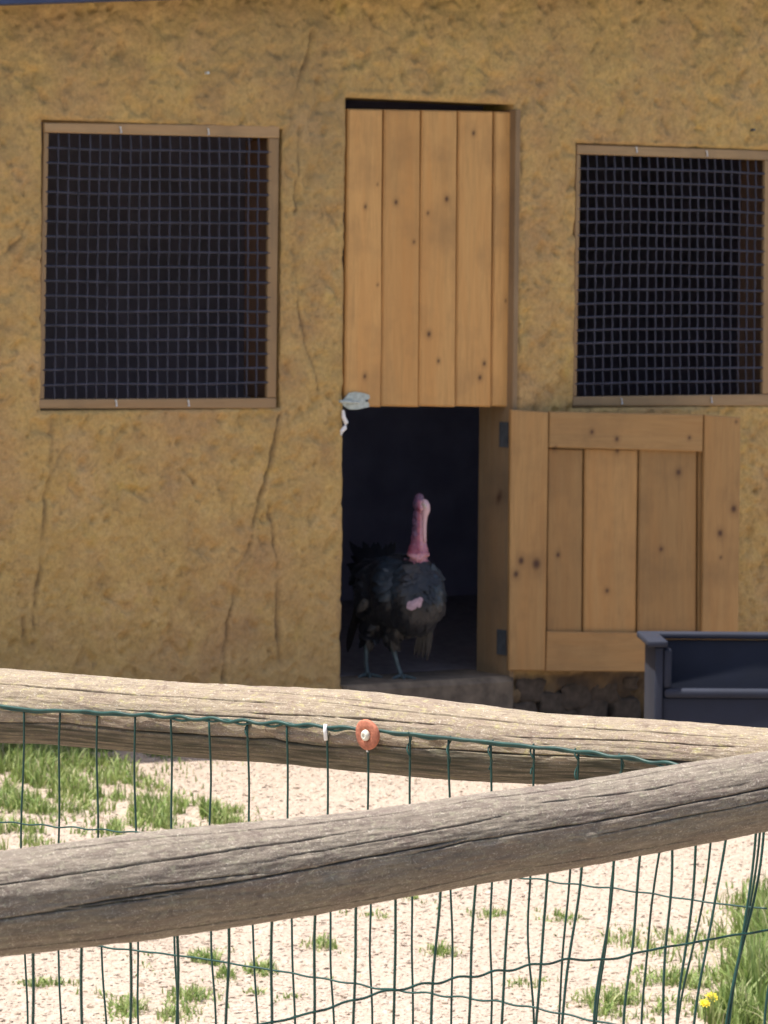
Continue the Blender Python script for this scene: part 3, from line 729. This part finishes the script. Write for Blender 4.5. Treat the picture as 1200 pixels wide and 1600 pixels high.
# ------------------------------------------------------------------ the turkey
def turkey():
    YB = hit(600, 1062, Vector((0, 0, FLOORZ)), Vector((0, 0, 1))).y
    m, t, b = mat('turkey_skin_and_feathers')
    # body colours by face material
    skin, ts, bs = mat('pink_bare_skin')
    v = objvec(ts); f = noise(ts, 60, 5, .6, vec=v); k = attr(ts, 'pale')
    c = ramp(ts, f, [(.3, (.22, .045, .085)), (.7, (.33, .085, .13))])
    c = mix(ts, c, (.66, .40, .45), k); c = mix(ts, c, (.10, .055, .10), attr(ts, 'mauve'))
    setc(ts, bs, c); bs.inputs['Roughness'].default_value = .5; bump(ts, bs, f, .6, .003)
    bs.inputs['Subsurface Weight'].default_value = .1; bs.inputs['Subsurface Scale'].default_value = .01
    feath, tf, bf = mat('black_bronze_feathers')
    v = objvec(tf); f = noise(tf, 14, 4, .6, vec=v)
    setc(tf, bf, ramp(tf, f, [(.35, (.005, .006, .010)), (.55, (.010, .012, .017)), (.75, (.017, .014, .014))]))
    bf.inputs['Roughness'].default_value = .42; bf.inputs['Sheen Weight'].default_value = .08
    bump(tf, bf, noise(tf, 90, 4, .6, vec=v), .5, .004)
    sheen, th, bh = mat('blue_grey_shoulder_feathers')
    setc(th, bh, ramp(th, noise(th, 22, 4, .6, vec=objvec(th)), [(.35, (.014, .020, .028)), (.6, (.035, .050, .068)), (.8, (.06, .072, .086))])); bh.inputs['Roughness'].default_value = .4
    leg = simple('grey_green_leg_scales', (.085, .115, .12), .6, 0, .3, 70)
    horn = simple('pale_horn_beak', (.55, .46, .38), .5, 0, .15, 60)
    pale = simple('pale_pink_feather_tips', (.40, .28, .33), .8, 0, .25, 80)
    def B(px, py, dy=0.0): return hit(px, py, Vector((0, YB + dy, 0)), Vector((0, 1, 0)))
    T = empty('turkey', Vector((B(610, 1064).x, YB + .1, FLOORZ)), 'black turkey with bare pink neck standing in the dark open doorway', 'turkey')
    # body volumes, fused by a voxel remesh into one continuous skin
    mb0 = MB()
    def ell(c, rx, ry, rz, n=18):
        V = []
        for a in range(n + 1):
            for b in range(n * 2):
                th = math.pi * a / n; ph = math.pi * b / n
                V.append((c.x + rx * math.sin(th) * math.cos(ph), c.y + ry * math.sin(th) * math.sin(ph), c.z + rz * math.cos(th)))
        mb0.add(V, grid_faces(n + 1, n * 2, True))
    def cone(pts):
        for (a, ra_), (b, rb_) in zip(pts[:-1], pts[1:]):
            k = max(2, int((b - a).length / (min(ra_, rb_) * .35)))
            for q in range(k + 1):
                f_ = q / k; ell(a.lerp(b, f_), *([ra_ + (rb_ - ra_) * f_] * 3), n=7)
    ell(B(650, 932, -.01), .104, .14, .148); ell(B(606, 930, .17), .118, .17, .140); ell(B(628, 925, .08), .125, .17, .140)
    ell(B(584, 905, .33), .075, .11, .075); ell(B(654, 893, -.035), .062, .062, .055)
    ell(B(681, 925, .08), .024, .12, .085); ell(B(569, 930, .16), .024, .13, .090)
    cone([(B(654, 892, -.04), .040), (B(653.5, 872, -.045), .034), (B(653, 858, -.048), .0345), (B(654, 838, -.048), .0285), (B(655, 815, -.047), .0235), (B(655.5, 800, -.046), .0225)])
    ell(B(655, 788, -.048), .0265, .034, .027, 14); ell(B(655, 780, -.040), .021, .026, .024, 12); ell(B(658, 794, -.066), .017, .022, .015, 10)
    random.seed(5)
    for k in range(150):
        a = random.uniform(-math.pi, 0); x_ = math.cos(a); t_ = random.random()
        yy = 851 + 16 * t_ + max(0, 1 - abs(x_) * 1.2) * random.uniform(-2, 14)
        q = random.uniform(.0035, .0062) * (.7 + .6 * t_); R_ = .033 + .004 * t_
        p = B(653.5, yy, -.048) + Vector((x_ * R_, math.sin(a) * R_, 0)); ell(p, q, q, q * .9, 6)
    for k in range(90):
        a = random.uniform(-math.pi, 0); yy = random.uniform(800, 852); f_ = (yy - 800) / 52
        p = B(655 - 1.5 * f_, yy, -.047) + Vector((math.cos(a), math.sin(a), 0)) * (.0215 + .0095 * f_); q = random.uniform(.0028, .0048); ell(p, q, q, q * 1.3, 5)
    F0 = Vector((B(574, 1060, .07).x, B(574, 1060, .07).y, FLOORZ + .014)); F1 = Vector((B(627, 1062, .02).x, B(627, 1062, .02).y, FLOORZ + .014))
    cone([(B(590, 968, .13), .055), (B(577, 996, .11), .022), (B(572, 1012, .10), .011), (B(572, 1035, .085), .0085), (F0, .0095)])
    cone([(B(622, 970, .07), .055), (B(613, 996, .055), .022), (B(614, 1012, .05), .011), (B(620, 1035, .035), .0085), (F1, .0095)])
    for Fp in (F0, F1):
        for a in (-.75, 0.0, .75):
            q = Fp + Vector((math.sin(a) * .065 + .01, -math.cos(a) * .065, -.006)); cone([(Fp, .0085), ((Fp + q) / 2 + Vector((0, 0, .001)), .0085), (q, .0055)])
        cone([(Fp, .0085), (Fp + Vector((-.01, .035, -.006)), .006)])
    tl = np.array(T.location)
    me = bpy.data.meshes.new('sk'); me.from_pydata((np.array(mb0.V) - tl).tolist(), [], mb0.F); ob = bpy.data.objects.new('sk', me); COL.objects.link(ob)
    rm = ob.modifiers.new('r', 'REMESH'); rm.mode = 'VOXEL'; rm.voxel_size = .0032; rm.use_smooth_shade = True
    sm_ = ob.modifiers.new('m', 'SMOOTH'); sm_.factor = .5; sm_.iterations = 2
    dg = bpy.context.evaluated_depsgraph_get(); em = bpy.data.meshes.new_from_object(ob.evaluated_get(dg)); em.name = 'body'
    bpy.data.objects.remove(ob)
    em.materials.clear()
    for mm in (feath, skin, leg): em.materials.append(mm)
    n = len(em.vertices); co = np.empty(n * 3); em.vertices.foreach_get('co', co); co = co.reshape(-1, 3)
    zn = B(652, 876).z - T.location.z; zl = B(600, 1008).z - T.location.z
    no = np.empty(n * 3); em.vertices.foreach_get('normal', no); no = no.reshape(-1, 3)
    nk = co[:, 2] > zn
    wr = vnoise(co[:, 0] * 90, co[:, 1] * 90, co[:, 2] * 150, seed=3)
    zc = B(652, 868).z - T.location.z
    car = np.exp(-((co[:, 2] - zc) / .022) ** 2) * (co[:, 2] > zn - .03)
    xc = (B(652, 866) - T.location).x
    keep = (np.abs(co[:, 0] - xc) < .07)
    co += no * (np.where(nk, .001, 0) * wr + car * keep * .003)[:, None]
    em.vertices.foreach_set('co', co.reshape(-1))
    side = (co[:, 0] - xc)
    lump = fbm(co[:, 0] * 14, co[:, 1] * 14, co[:, 2] * 11, seed=9, o=3)
    tz = (co[:, 2] < zn - .01) & (co[:, 2] > zl + .02)
    co += no * (lump * .014 * tz)[:, None]
    em.vertices.foreach_set('co', co.reshape(-1))
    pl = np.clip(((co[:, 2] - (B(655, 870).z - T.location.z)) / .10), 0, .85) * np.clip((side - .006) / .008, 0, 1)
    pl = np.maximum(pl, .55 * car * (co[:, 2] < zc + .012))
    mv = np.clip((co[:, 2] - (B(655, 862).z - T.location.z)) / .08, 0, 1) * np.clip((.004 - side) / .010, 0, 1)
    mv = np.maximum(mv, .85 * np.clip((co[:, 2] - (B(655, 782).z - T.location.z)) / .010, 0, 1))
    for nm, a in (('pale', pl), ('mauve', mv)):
        at = em.attributes.get(nm) or em.attributes.new(nm, 'FLOAT', 'POINT'); at.data.foreach_set('value', a)
    mi = []
    for p in em.polygons:
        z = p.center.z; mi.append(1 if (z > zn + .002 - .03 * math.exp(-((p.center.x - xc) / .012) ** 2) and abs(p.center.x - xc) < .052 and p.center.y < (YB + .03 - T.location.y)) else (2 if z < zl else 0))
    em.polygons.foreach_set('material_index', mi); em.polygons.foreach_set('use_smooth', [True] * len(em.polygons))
    body = link(bpy.data.objects.new('body', em), T)
    # plumage: overlapping feathers following the torso
    polys = [p for p, q in zip(em.polygons, mi) if q == 0]
    ar = np.array([p.area for p in polys]); pick = RNG.choice(len(polys), 2600, p=ar / ar.sum())
    mb = MB(); mb2 = MB()
    def feather(base, nrm, dirv, Lg, wd, lift, curl=.0):
        s = nrm.cross(dirv).normalized(); V = []; N = 5
        for i in range(N + 1):
            f_ = i / N; wv = wd * math.sin(math.pi * min(1, .22 + .72 * f_)) ** .7 * (1 if f_ < .95 else .35)
            c = base + dirv * Lg * f_ + nrm * (lift * f_ - curl * f_ * f_ + .002)
            V += [c - s * wv, c + nrm * wv * .22, c + s * wv]
        return V, grid_faces(N + 1, 3)
    for i in pick:
        p = polys[i]; nrm = p.normal.copy(); c = p.center + body.location + T.location
        if c.z > B(652, 886).z and c.y < YB + .07 and abs(c.x - B(652, 880).x) < .075: continue
        dn = Vector((-.25, .75, -.75)) + Vector([random.uniform(-.4, .4) for _ in range(3)])
        dn = (dn - nrm * dn.dot(nrm)); 
        if dn.length < .05: continue
        dn.normalize(); Lg = random.uniform(.040, .068); V, F = feather(c - dn * Lg * .4, nrm, dn, Lg, Lg * .27, .009 + .007 * random.random(), .003)
        q_ = vnoise(np.array([c.x * 25]), np.array([c.z * 25]), seed=12)[0] * .015
        sh = min(((c.x - B(614, 900).x) / .050) ** 2 + ((c.z - B(614, 904).z) / .075) ** 2, ((c.x - B(686, 910).x) / .035) ** 2 + ((c.z - B(686, 910).z) / .070) ** 2, ((c.x - B(584, 852).x) / .04) ** 2 + ((c.z - B(584, 860).z) / .05) ** 2)
        (mb2 if sh + q_ * 20 < 1.1 else mb).add(V, F)
    tag(mesh('plumage', mb.V, mb.F, feath, T, True), kind='stuff')
    tag(mesh('shoulder_plumage', mb2.V, mb2.F, sheen, T, True), label='blue grey glossy feathers on the shoulders', kind='stuff')
    # wing coverts and quills: left and right shoulders, drooping primaries
    def wing(pts, name='wing', Lg=.12):
        w_ = empty(name, pts[0][0] - T.location, parent=T)
        for (a, d_, l, wd) in pts:
            d_ = d_.normalized(); nrm = Vector((.15, -1, .1)); nrm = (nrm - d_ * nrm.dot(d_)).normalized()
            V, F = feather(a, nrm, d_, l, wd, .004, .006); mesh('quill', V, F, feath, w_, True)
    wing([(B(674 - 4 * k, 972 + 2 * k, .03 + .01 * k), Vector((-.10 - .07 * k, .1, -1)), .155 - .010 * k, .012) for k in range(4)])
    wing([(B(568 - 3 * k, 905 + 12 * k, .10 + .03 * k), Vector((-.03 - .02 * k, .35, -1)), .12, .014) for k in range(7)])
    # half raised tail and back feathers behind, upper left
    tf_ = empty('tail', B(588, 880, .40) - T.location, parent=T)
    for k in range(15):
        a = math.radians(-78 + k * 8.2 + random.uniform(-4, 4)); st = B(586 + random.uniform(-6, 8), 898 + random.uniform(-8, 8), .36)
        d_ = Vector((math.sin(a) * .8 - .10, .75, math.cos(a) * .9)).normalized(); nrm = Vector((.1 + .5 * math.sin(a), -1, .35)); nrm = (nrm - d_ * nrm.dot(d_)).normalized()
        V, F = feather(st + Vector((0, k * .002, 0)), nrm, d_, random.uniform(.15, .22), .020, random.uniform(-.01, .02), .02); mesh('tail_feather', V, F, feath, tf_, True)
    # beard tuft: pale pinkish feathers on the lower breast
    mb = MB()
    for k in range(34):
        q_ = random.uniform(-1, 1); a = B(651 + 9 * q_, 938 - 4 * q_ + random.uniform(-2, 5), -.158); d_ = Vector((random.uniform(-.7, .0), -.05, -random.uniform(.3, .8))).normalized()
        nrm = Vector((.1, -1, .1)); nrm = (nrm - d_ * nrm.dot(d_)).normalized(); V, F = feather(a + nrm * random.uniform(0, .012), nrm, d_, .024, .009, .004, .003); mb.add(V, F)
    tag(mesh('breast_tuft', mb.V, mb.F, pale, T, True), label='pale pink tuft of feathers on the breast', kind='stuff')
    # head details
    hd = B(657, 788, -.050)
    bk = [hd + Vector((.010, -.022, .003)), hd + Vector((.017, -.042, -.003)), hd + Vector((.021, -.056, -.012))]
    V, F = tube(bk, .01, 10, [.0095, .0065, .0015]); mesh('beak', V, F, horn, T, True)
    sn = [hd + Vector((.010, -.024, .020)), hd + Vector((.017, -0.025, .013)), hd + Vector((.021, -0.029, -.002)), hd + Vector((.023, -0.029, -.022)), hd + Vector((.019, -0.027, -.045)), hd + Vector((.017, -0.026, -.080)), hd + Vector((.018, -0.026, -.125)), hd + Vector((.017, -0.026, -.150))]
    pk, tp, bp = mat('pale_pink_snood'); setc(tp, bp, (.60, .40, .43)); bp.inputs['Roughness'].default_value = .45
    V, F = tube(sn, .008, 10, [.004, .0115, .0165, .0155, .0095, .0075, .0065, .003]); mesh('snood', V, F, pk, T, True)
    for s in (-1, 1):
        e = hd + Vector((s * .0235, -.018, .004)); V, F = tube([e - Vector((s * .004, 0, 0)), e, e + Vector((s * .004, 0, 0))], .005, 10, [.005, .0055, .002]); mesh('eye', V, F, MAT['plastic'], T, True)
turkey()

# ------------------------------------------------------------------ log rails
def rail_axis(A, B_):
    a = Vector((*A, 0)); d = (Vector((*B_, 0)) - a); return a, d.normalized()
FA, FD = rail_axis((-.34, 3.37), (.41, 4.08))
RA, RD = rail_axis((-.50, 5.04), (.44, 4.38))
FN = Vector((FD.y, -FD.x, 0)); RN = Vector((RD.y, -RD.x, 0))     # towards the camera
FST = [(0, 1330, 1492), (100, 1318, 1484), (200, 1305, 1473), (330, 1291, 1455), (480, 1276, 1430), (600, 1262, 1407), (750, 1241, 1380), (900, 1221, 1356), (1050, 1196, 1328), (1130, 1184, 1312), (1200, 1173, 1296)]
RST = [(0, 1045, 1160), (100, 1051, 1164), (200, 1060, 1174), (300, 1067, 1184), (450, 1074, 1194), (520, 1077, 1202), (600, 1085, 1209), (700, 1096, 1219), (850, 1116, 1225), (1000, 1123, 1228), (1100, 1130, 1234), (1200, 1138, 1240)]
def log(name, ST, A, D, N, m, parent, seed, ext, cracks, dents=(), shade_band=None):
    s, z, r = [], [], []
    slope = np.gradient([(a[1] + a[2]) / 2 for a in ST], [a[0] for a in ST])
    for k, (px, yt, yb) in enumerate(ST):
        p = hit(px, (yt + yb) / 2, A, N); dep = (p - CAM).dot(FW)
        s.append((p - A).dot(D)); z.append(p.z); r.append((yb - yt) / 2 * math.cos(math.atan(slope[k])) * dep / FPX)
    s, z, r = map(np.array, (s, z, r))
    zl = np.polyfit(s, z, 1)
    s = np.concatenate([[ext[0]], s, [ext[1]]]); z = np.concatenate([[z[0] + zl[0] * (ext[0] - s[1])], z, [z[-1] + zl[0] * (ext[1] - s[-2])]]); r = np.concatenate([[r[0]], r, [r[-1]]])
    vis = (s[1] - .12, s[-2] + .12)
    t = np.concatenate([np.arange(ext[0], vis[0], .02), np.arange(vis[0], vis[1], .0028), np.arange(vis[1], ext[1] + .001, .02)])
    na = 330; ph = np.linspace(0, 2 * np.pi, na, endpoint=False)
    def sm(v):
        vv = np.interp(t, s, v); k = np.ones(41) / 41
        g = np.interp(np.arange(t[0], t[-1], .0022), t, vv); g = np.convolve(np.pad(g, 20, 'edge'), k, 'valid'); return np.interp(t, np.arange(t[0], t[-1], .0022), g)
    Zc, Rc = sm(z), sm(r)
    T_, P_ = np.meshgrid(t, ph, indexing='ij')
    cx, sy = np.cos(P_), np.sin(P_)                       # P=0 faces up, P=90deg faces the camera
    rad = Rc[:, None] * np.ones_like(P_)
    rad += .0022 * fbm(T_ * 5, cx * 1.5, sy * 1.5, seed=seed, o=3) + .0011 * fbm(T_ * 40, cx * 9, sy * 9, seed=seed + 3, o=3)
    rad += .0005 * fbm(T_ * 16, cx * 26, sy * 26, seed=seed + 8, o=3)
    cr = np.zeros_like(rad)
    for (t0, t1, p0, p1, wd, dp) in cracks:
        wd *= .62; dp *= .8
        f = np.clip((T_ - t0) / (t1 - t0), 0, 1); pc = np.radians(p0 + (p1 - p0) * f) + .05 * fbm(T_ * 9, T_ * 0, seed=seed + int(p0 * 3 + 5), o=4)
        e = np.clip(np.minimum(T_ - t0, t1 - T_) / .05, 0, 1)
        wv = wd * (.7 + .3 * vnoise(T_ * 35, T_ * 0, seed=seed + int(p0))) * np.sqrt(e) + 1e-5
        g = np.exp(-((P_ - pc) * rad / wv) ** 2) * (e > 0)
        rad -= dp * g * e; cr = np.maximum(cr, g * e)
    for (t0, p0, rr, dp) in dents:
        g = np.exp(-((T_ - t0) / rr) ** 2 - ((P_ - math.radians(p0)) * .045 / (rr * .6)) ** 2); rad += dp * g
    shd = np.zeros_like(rad)
    if shade_band:
        e = np.degrees(P_) - shade_band[0] + 22 * fbm(T_ * 6, cx * 3, sy * 3, seed=seed + 60, o=4)  # ragged upper edge of the painted shade along the underside
        shd = np.clip(e / 7, 0, 1) * np.clip((shade_band[1] - np.degrees(P_)) / 20, 0, 1) * shade_band[2] * np.clip(.75 + .6 * fbm(T_ * 20, cx * 20, sy * 20, seed=seed + 61, o=3), 0, 1)
    # a log is not quite straight
    Zw = Zc[:, None]; nw = (.004 * fbm(t * 2.2, t * 0, seed=seed + 4))[:, None]
    hN = rad * sy + nw; hZ = rad * cx
    V = np.array(A)[None, None] + T_[..., None] * np.array(D) + hN[..., None] * np.array(N); V[..., 2] += Zw + hZ
    F = grid_faces(len(t), na, True).tolist(); F.append(list(range(na))); F.append([(len(t) - 1) * na + k for k in reversed(range(na))])
    o = mesh(name, V.reshape(-1, 3), F, m, parent, True, attrs={'under_shade': shd.reshape(-1), 'crack': np.clip(cr.reshape(-1) * .8, 0, 1), 'along': T_.reshape(-1), 'around': (P_ * .045).reshape(-1)})
    return o, (lambda tt: float(np.interp(tt, t, Zc))), (lambda tt: float(np.interp(tt, t, Rc)))
# plan position of the corner where both rails meet
den = FD.x * RD.y - FD.y * RD.x; dx = RA - FA
tF = (dx.x * RD.y - dx.y * RD.x) / den; tR = (dx.x * FD.y - dx.y * FD.x) / den
CORNER = FA + FD * tF
FF = empty('log_rail_fence', FA, 'weathered grey log rail fence crossing nearest, rising to the right, with green wire', 'fence')
RF = empty('log_rail_fence', RA, 'paler cream log rail fence behind, sloping down to the right, with rusty washer', 'fence')
front_rail, fz, frr = log('log_rail', FST, FA, FD, FN, MAT['logf'], FF, 11, (-1.6, tF - .06),
    [(-.06, .42, 58, 44, .0011, .006), (.02, .55, 93, 74, .0015, .009), (.28, .62, 66, 52, .0009, .005), (.44, 1.12, 82, 72, .0013, .008), (-.1, .2, 98, 90, .0011, .006), (.62, .9, 40, 46, .0009, .004), (.7, 1.1, 97, 88, .001, .005), (-.1, .9, 140, 133, .0012, .005), (.1, .3, 76, 82, .0010, .005), (-.1, .5, 15, 22, .001, .004), (.5, 1.1, 20, 10, .001, .004)],
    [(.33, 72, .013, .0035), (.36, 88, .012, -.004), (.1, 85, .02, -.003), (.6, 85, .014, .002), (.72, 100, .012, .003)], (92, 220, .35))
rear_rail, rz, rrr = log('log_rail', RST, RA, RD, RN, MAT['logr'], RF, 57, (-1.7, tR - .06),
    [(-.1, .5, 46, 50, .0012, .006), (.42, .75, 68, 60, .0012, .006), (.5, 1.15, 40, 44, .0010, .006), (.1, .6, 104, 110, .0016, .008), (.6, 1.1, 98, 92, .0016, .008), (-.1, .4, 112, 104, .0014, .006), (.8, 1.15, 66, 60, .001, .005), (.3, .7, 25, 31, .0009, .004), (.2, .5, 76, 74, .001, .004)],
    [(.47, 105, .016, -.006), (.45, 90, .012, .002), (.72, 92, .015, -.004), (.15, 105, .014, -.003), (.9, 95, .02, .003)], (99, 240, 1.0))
# posts (outside the picture: the shared corner and the far ends)
def post(name, P, r, top, parent):
    g = float(gz(P.x, P.y)); n = 28; t = np.linspace(g - .3, top, 40); ph = np.linspace(0, 2 * np.pi, n, endpoint=False)
    T_, P_ = np.meshgrid(t, ph, indexing='ij'); R_ = r + .003 * fbm(T_ * 6, np.cos(P_), np.sin(P_), seed=3)
    V = np.stack([P.x + R_ * np.cos(P_), P.y + R_ * np.sin(P_), T_], -1).reshape(-1, 3)
    F = grid_faces(40, n, True).tolist(); F.append(list(range(n))); F.append([39 * n + k for k in reversed(range(n))])
    mesh(name, V, F, MAT['logf'], parent, True, attrs={'crack': np.zeros(len(V)), 'along': T_.reshape(-1), 'around': (P_ * .05).reshape(-1)})
post('post', CORNER, .058, 1.25, FF); post('post', FA - FD * 1.65, .055, 1.25, FF); post('post', RA - RD * 1.75, .055, 1.25, RF)

# ------------------------------------------------------------------ wire mesh on both fences
def wires(parent, A, D, N, off, r, verts, horis, bottom, name):
    P0 = A + N * off
    wm = empty('wire_mesh', Vector((A.x, A.y, 0)) - parent.location + Vector((.0, 0, .6)), parent=parent)
    def q(px, py):
        p = hit(px, py, P0, N); return (p - P0).dot(D), p.z
    def at(s, z, e=0.0): return P0 + D * s + N * e + Vector((0, 0, z - P0.z))
    for path in verts:
        sz = [q(*p) if len(p) == 2 else p[:2] for p in path]
        s_ = [a for a, b in sz]; z_ = [b for a, b in sz]
        g = float(gz((P0 + D * s_[-1]).x, (P0 + D * s_[-1]).y))
        if z_[-1] > g: s_.append(s_[-1]); z_.append(g)
        zz = np.linspace(z_[0], z_[-1], 90); ss = np.interp(-zz, [-a for a in z_], s_); k = random.uniform(0, 50)
        kern = np.ones(9) / 9; ss = np.convolve(np.pad(ss, 4, 'edge'), kern, 'valid')
        pts = [at(a + .0012 * float(vnoise(np.array([b * 14 + k]), np.array([0.]))[0]), b, .001 * math.sin(b * 40 + k)) for a, b in zip(ss, zz)]
        V, F = tube(pts, r, 7); mesh('vertical_wire', V, F, MAT['green'], wm, True)
    for path, rr, amp, pit in horis:
        sz = [q(*p) if len(p) == 2 else p[:2] for p in path]; sz.sort()
        n = max(60, int((sz[-1][0] - sz[0][0]) / .006)); s = np.linspace(sz[0][0], sz[-1][0], n); z = np.interp(s, [a for a, b in sz], [b for a, b in sz])
        kern = np.ones(7) / 7; z = np.convolve(np.pad(z, 3, 'edge'), kern, 'valid')
        k = random.uniform(0, 50)
        pts = [at(a, b + amp * math.sin(2 * math.pi * a / pit + k) * (.6 + .5 * math.sin(a * 9 + k)), r * 1.3 + .001 * math.sin(a * 60)) for a, b in zip(s, z)]
        V, F = tube(pts, rr, 7); mesh('horizontal_wire', V, F, MAT['green'], wm, True)
    return wm, q, at
tops = [37, 93, 152, 210, 267, 328, 387, 448, 512, 575, 640, 702, 767, 833, 902, 972, 1043]
lows = [35, 89, 156, 216, 272, 330, 395, 456, 516, 579, 644, 706, 767, 823, 880, 945, 1008]
bots = [44, 97, 168, 217, 279, 338, 403, 461, 522, 581, 645, 706, 768, 836, 872, 930, 1003]
def topy(x): return np.interp(x, [0, 60, 100, 210, 330, 450, 512, 575, 700, 800, 900, 980, 1043, 1100, 1200], [1102, 1112, 1110, 1116, 1124, 1131, 1135, 1140, 1153, 1163, 1173, 1183, 1194, 1200, 1212])
RV = [[(t_, float(topy(t_))), (t_ + .5, 1240), (b_ if i != 0 else 31, 1315 if i == 0 else 1480), (c_, 1600)] for i, (t_, b_, c_) in enumerate(zip(tops, lows, bots))]
RV += [[(x, float(topy(x))), (x + .3, 1300), (x - 30, 1480), (x - 60, 1600)] for x in (1115, 1190)]
RV += [[(x, 1100), (x, 1480), (x + 4, 1600)] for x in (-20, -76, -131, -185, -238)]
off_r = .050
rw, rq, rat = wires(RF, RA, RD, RN, off_r, .0014, RV,
    [([(x, float(topy(x))) for x in range(-250, 1201, 50)], .0024, .0018, .051), ([(x, float(topy(x)) + 2.2 + 1.5 * math.sin(x * .05)) for x in range(-250, 1201, 25)], .0016, .0020, .047),
     ([(-250, 1262), (0, 1284), (100, 1292), (220, 1301), (500, 1334), (860, 1376), (900, 1383), (940, 1385), (1145, 1415), (1200, 1419)], .0011, .0010, .051),
     ([(-250, 1430), (150, 1478), (300, 1495), (460, 1521), (600, 1545), (740, 1560), (820, 1571), (930, 1595), (1200, 1640)], .0013, .0012, .051),
     ([(-250, 1600), (150, 1660), (600, 1740), (1200, 1850)], .0012, .001, .051)], 0, 'rear')
# extra twists where each rear upright loops over the top strand
for i, x in enumerate(tops[10:] + [575, 387]):
    s0, z0 = rq(x, float(topy(x))); pts = []
    for k in range(26):
        f = k / 25; pts.append(rat(s0 + .0032 * math.sin(f * 9 + i) * (1 - f * .5), z0 + .003 - f * .036, .0022 * math.cos(f * 9 + i) + .001))
    V, F = tube(pts, .0011, 6); mesh('twist', V, F, MAT['green'], rw, True)
FV = [[(x + .0, 1440), (x, 1600)] for x in (51, 129, 203, 277, -28, -108, -190)]
FV += [[(357, 1430), (356, 1480), (354, 1600)], [(427, 1420), (424, 1600)], [(495, 1410), (490, 1600)], [(558, 1395), (552, 1600)], [(620, 1385), (618, 1500), (614, 1600)],
       [(688, 1370), (680, 1500), (672, 1600)], [(744, 1365), (737, 1500), (730, 1600)], [(801, 1355), (790, 1500), (782, 1600)], [(858, 1345), (846, 1500), (834, 1600)],
       [(911, 1340), (893, 1480), (874, 1600)], [(962, 1330), (945, 1480), (929, 1560), (926, 1600)], [(1006, 1320), (990, 1440), (984, 1540), (972, 1600)], [(1052, 1310), (1044, 1440), (1037, 1540), (1036, 1600)],
       [(1090, 1300), (1078, 1440), (1062, 1540), (1055, 1600)], [(1140, 1290), (1120, 1400), (1093, 1530), (1083, 1600)], [(1184, 1280), (1168, 1440), (1147, 1520), (1132, 1600)], [(1200, 1270), (1181, 1400), (1150, 1520), (1134, 1600)],
       [(1240, 1270), (1222, 1450), (1199, 1540), (1192, 1600)], [(1290, 1260), (1280, 1450), (1250, 1600)]]
fw, fq, fat = wires(FF, FA, FD, FN, -.046, .0015, FV,
    [([(-250, 1660), (200, 1632), (420, 1598), (460, 1590), (520, 1571), (600, 1549), (640, 1541), (686, 1534), (742, 1523), (800, 1514), (857, 1503), (900, 1497), (935, 1502), (1010, 1485), (1145, 1461), (1200, 1453), (1300, 1440)], .00135, .0015, .052),
     ([(-250, 1450), (200, 1420), (600, 1370), (1000, 1290), (1300, 1240)], .0014, .001, .052),
     ([(-250, 1900), (600, 1760), (1200, 1640), (1300, 1620)], .0012, .001, .052)], 0, 'front')

# washer, screw and white tie on the rear rail
def washer():
    s, z = rq(579, 1147); c = rat(s, z, .006)
    nrm = (RN + Vector((0, 0, -.12)) + RD * .02).normalized(); a = RD.copy(); b = nrm.cross(a).normalized(); n = 36
    V = []; prof = [(.0065, .000), (.0065, .0035), (.010, .0042), (.0165, .0036), (.0182, .002), (.0182, -.001)]
    for k in range(n):
        an = 2 * math.pi * k / n
        for rr, h in prof:
            q = 1 + .03 * math.sin(3 * an + 1)
            V.append(c + a * math.cos(an) * rr * .93 * q + b * math.sin(an) * rr * 1.04 * q + nrm * h)
    F = grid_faces(n, len(prof)).tolist(); L_ = len(prof)
    F += [[(n - 1) * L_ + j, j, j + 1, (n - 1) * L_ + j + 1] for j in range(L_ - 1)]
    w_ = mesh('washer', V, F, MAT['washer'], rear_rail, True, label='rusty terracotta coloured washer holding the green wire')
    V = []; n = 20
    for rr, h in [(.0001, .0062), (.0018, .0060), (.0022, .0075), (.0045, .0072), (.0062, .0052), (.0066, .0030), (.0066, .0)]:
        for k in range(n):
            an = 2 * math.pi * k / n; V.append(c + a * math.cos(an) * rr * .85 + b * math.sin(an) * rr * 1.05 + nrm * (h + .002))
    mesh('screw', V, grid_faces(7, n, True), MAT['screw'], rear_rail, True)
    s, z = rq(511.5, 1143); V, F = tube([rat(s, z + .0095, .004), rat(s, z + .002, .0045), rat(s + .0004, z - .0105, .0035)], .0024, 8, [.0022, .0026, .0024]); mesh('white_tie', V, F, MAT['tie'], rw, True, label='white plastic tie round one upright')
    s, z = rq(575, 1171); V, F = tube([rat(s, z + .003, .001), rat(s, z - .003, .001)], .0017, 8); mesh('crimp', V, F, MAT['staple'], rw, True)
washer()

for (x, y) in ((1175, 203), (322, 114)):
    u, z = W(x, y); V, F = tube([wp(u, z, -.01), wp(u, z, .016)], .0055, 10); mesh('nail', V, F, MAT['hinge'] if x > 600 else MAT['staple'], HOUSE)
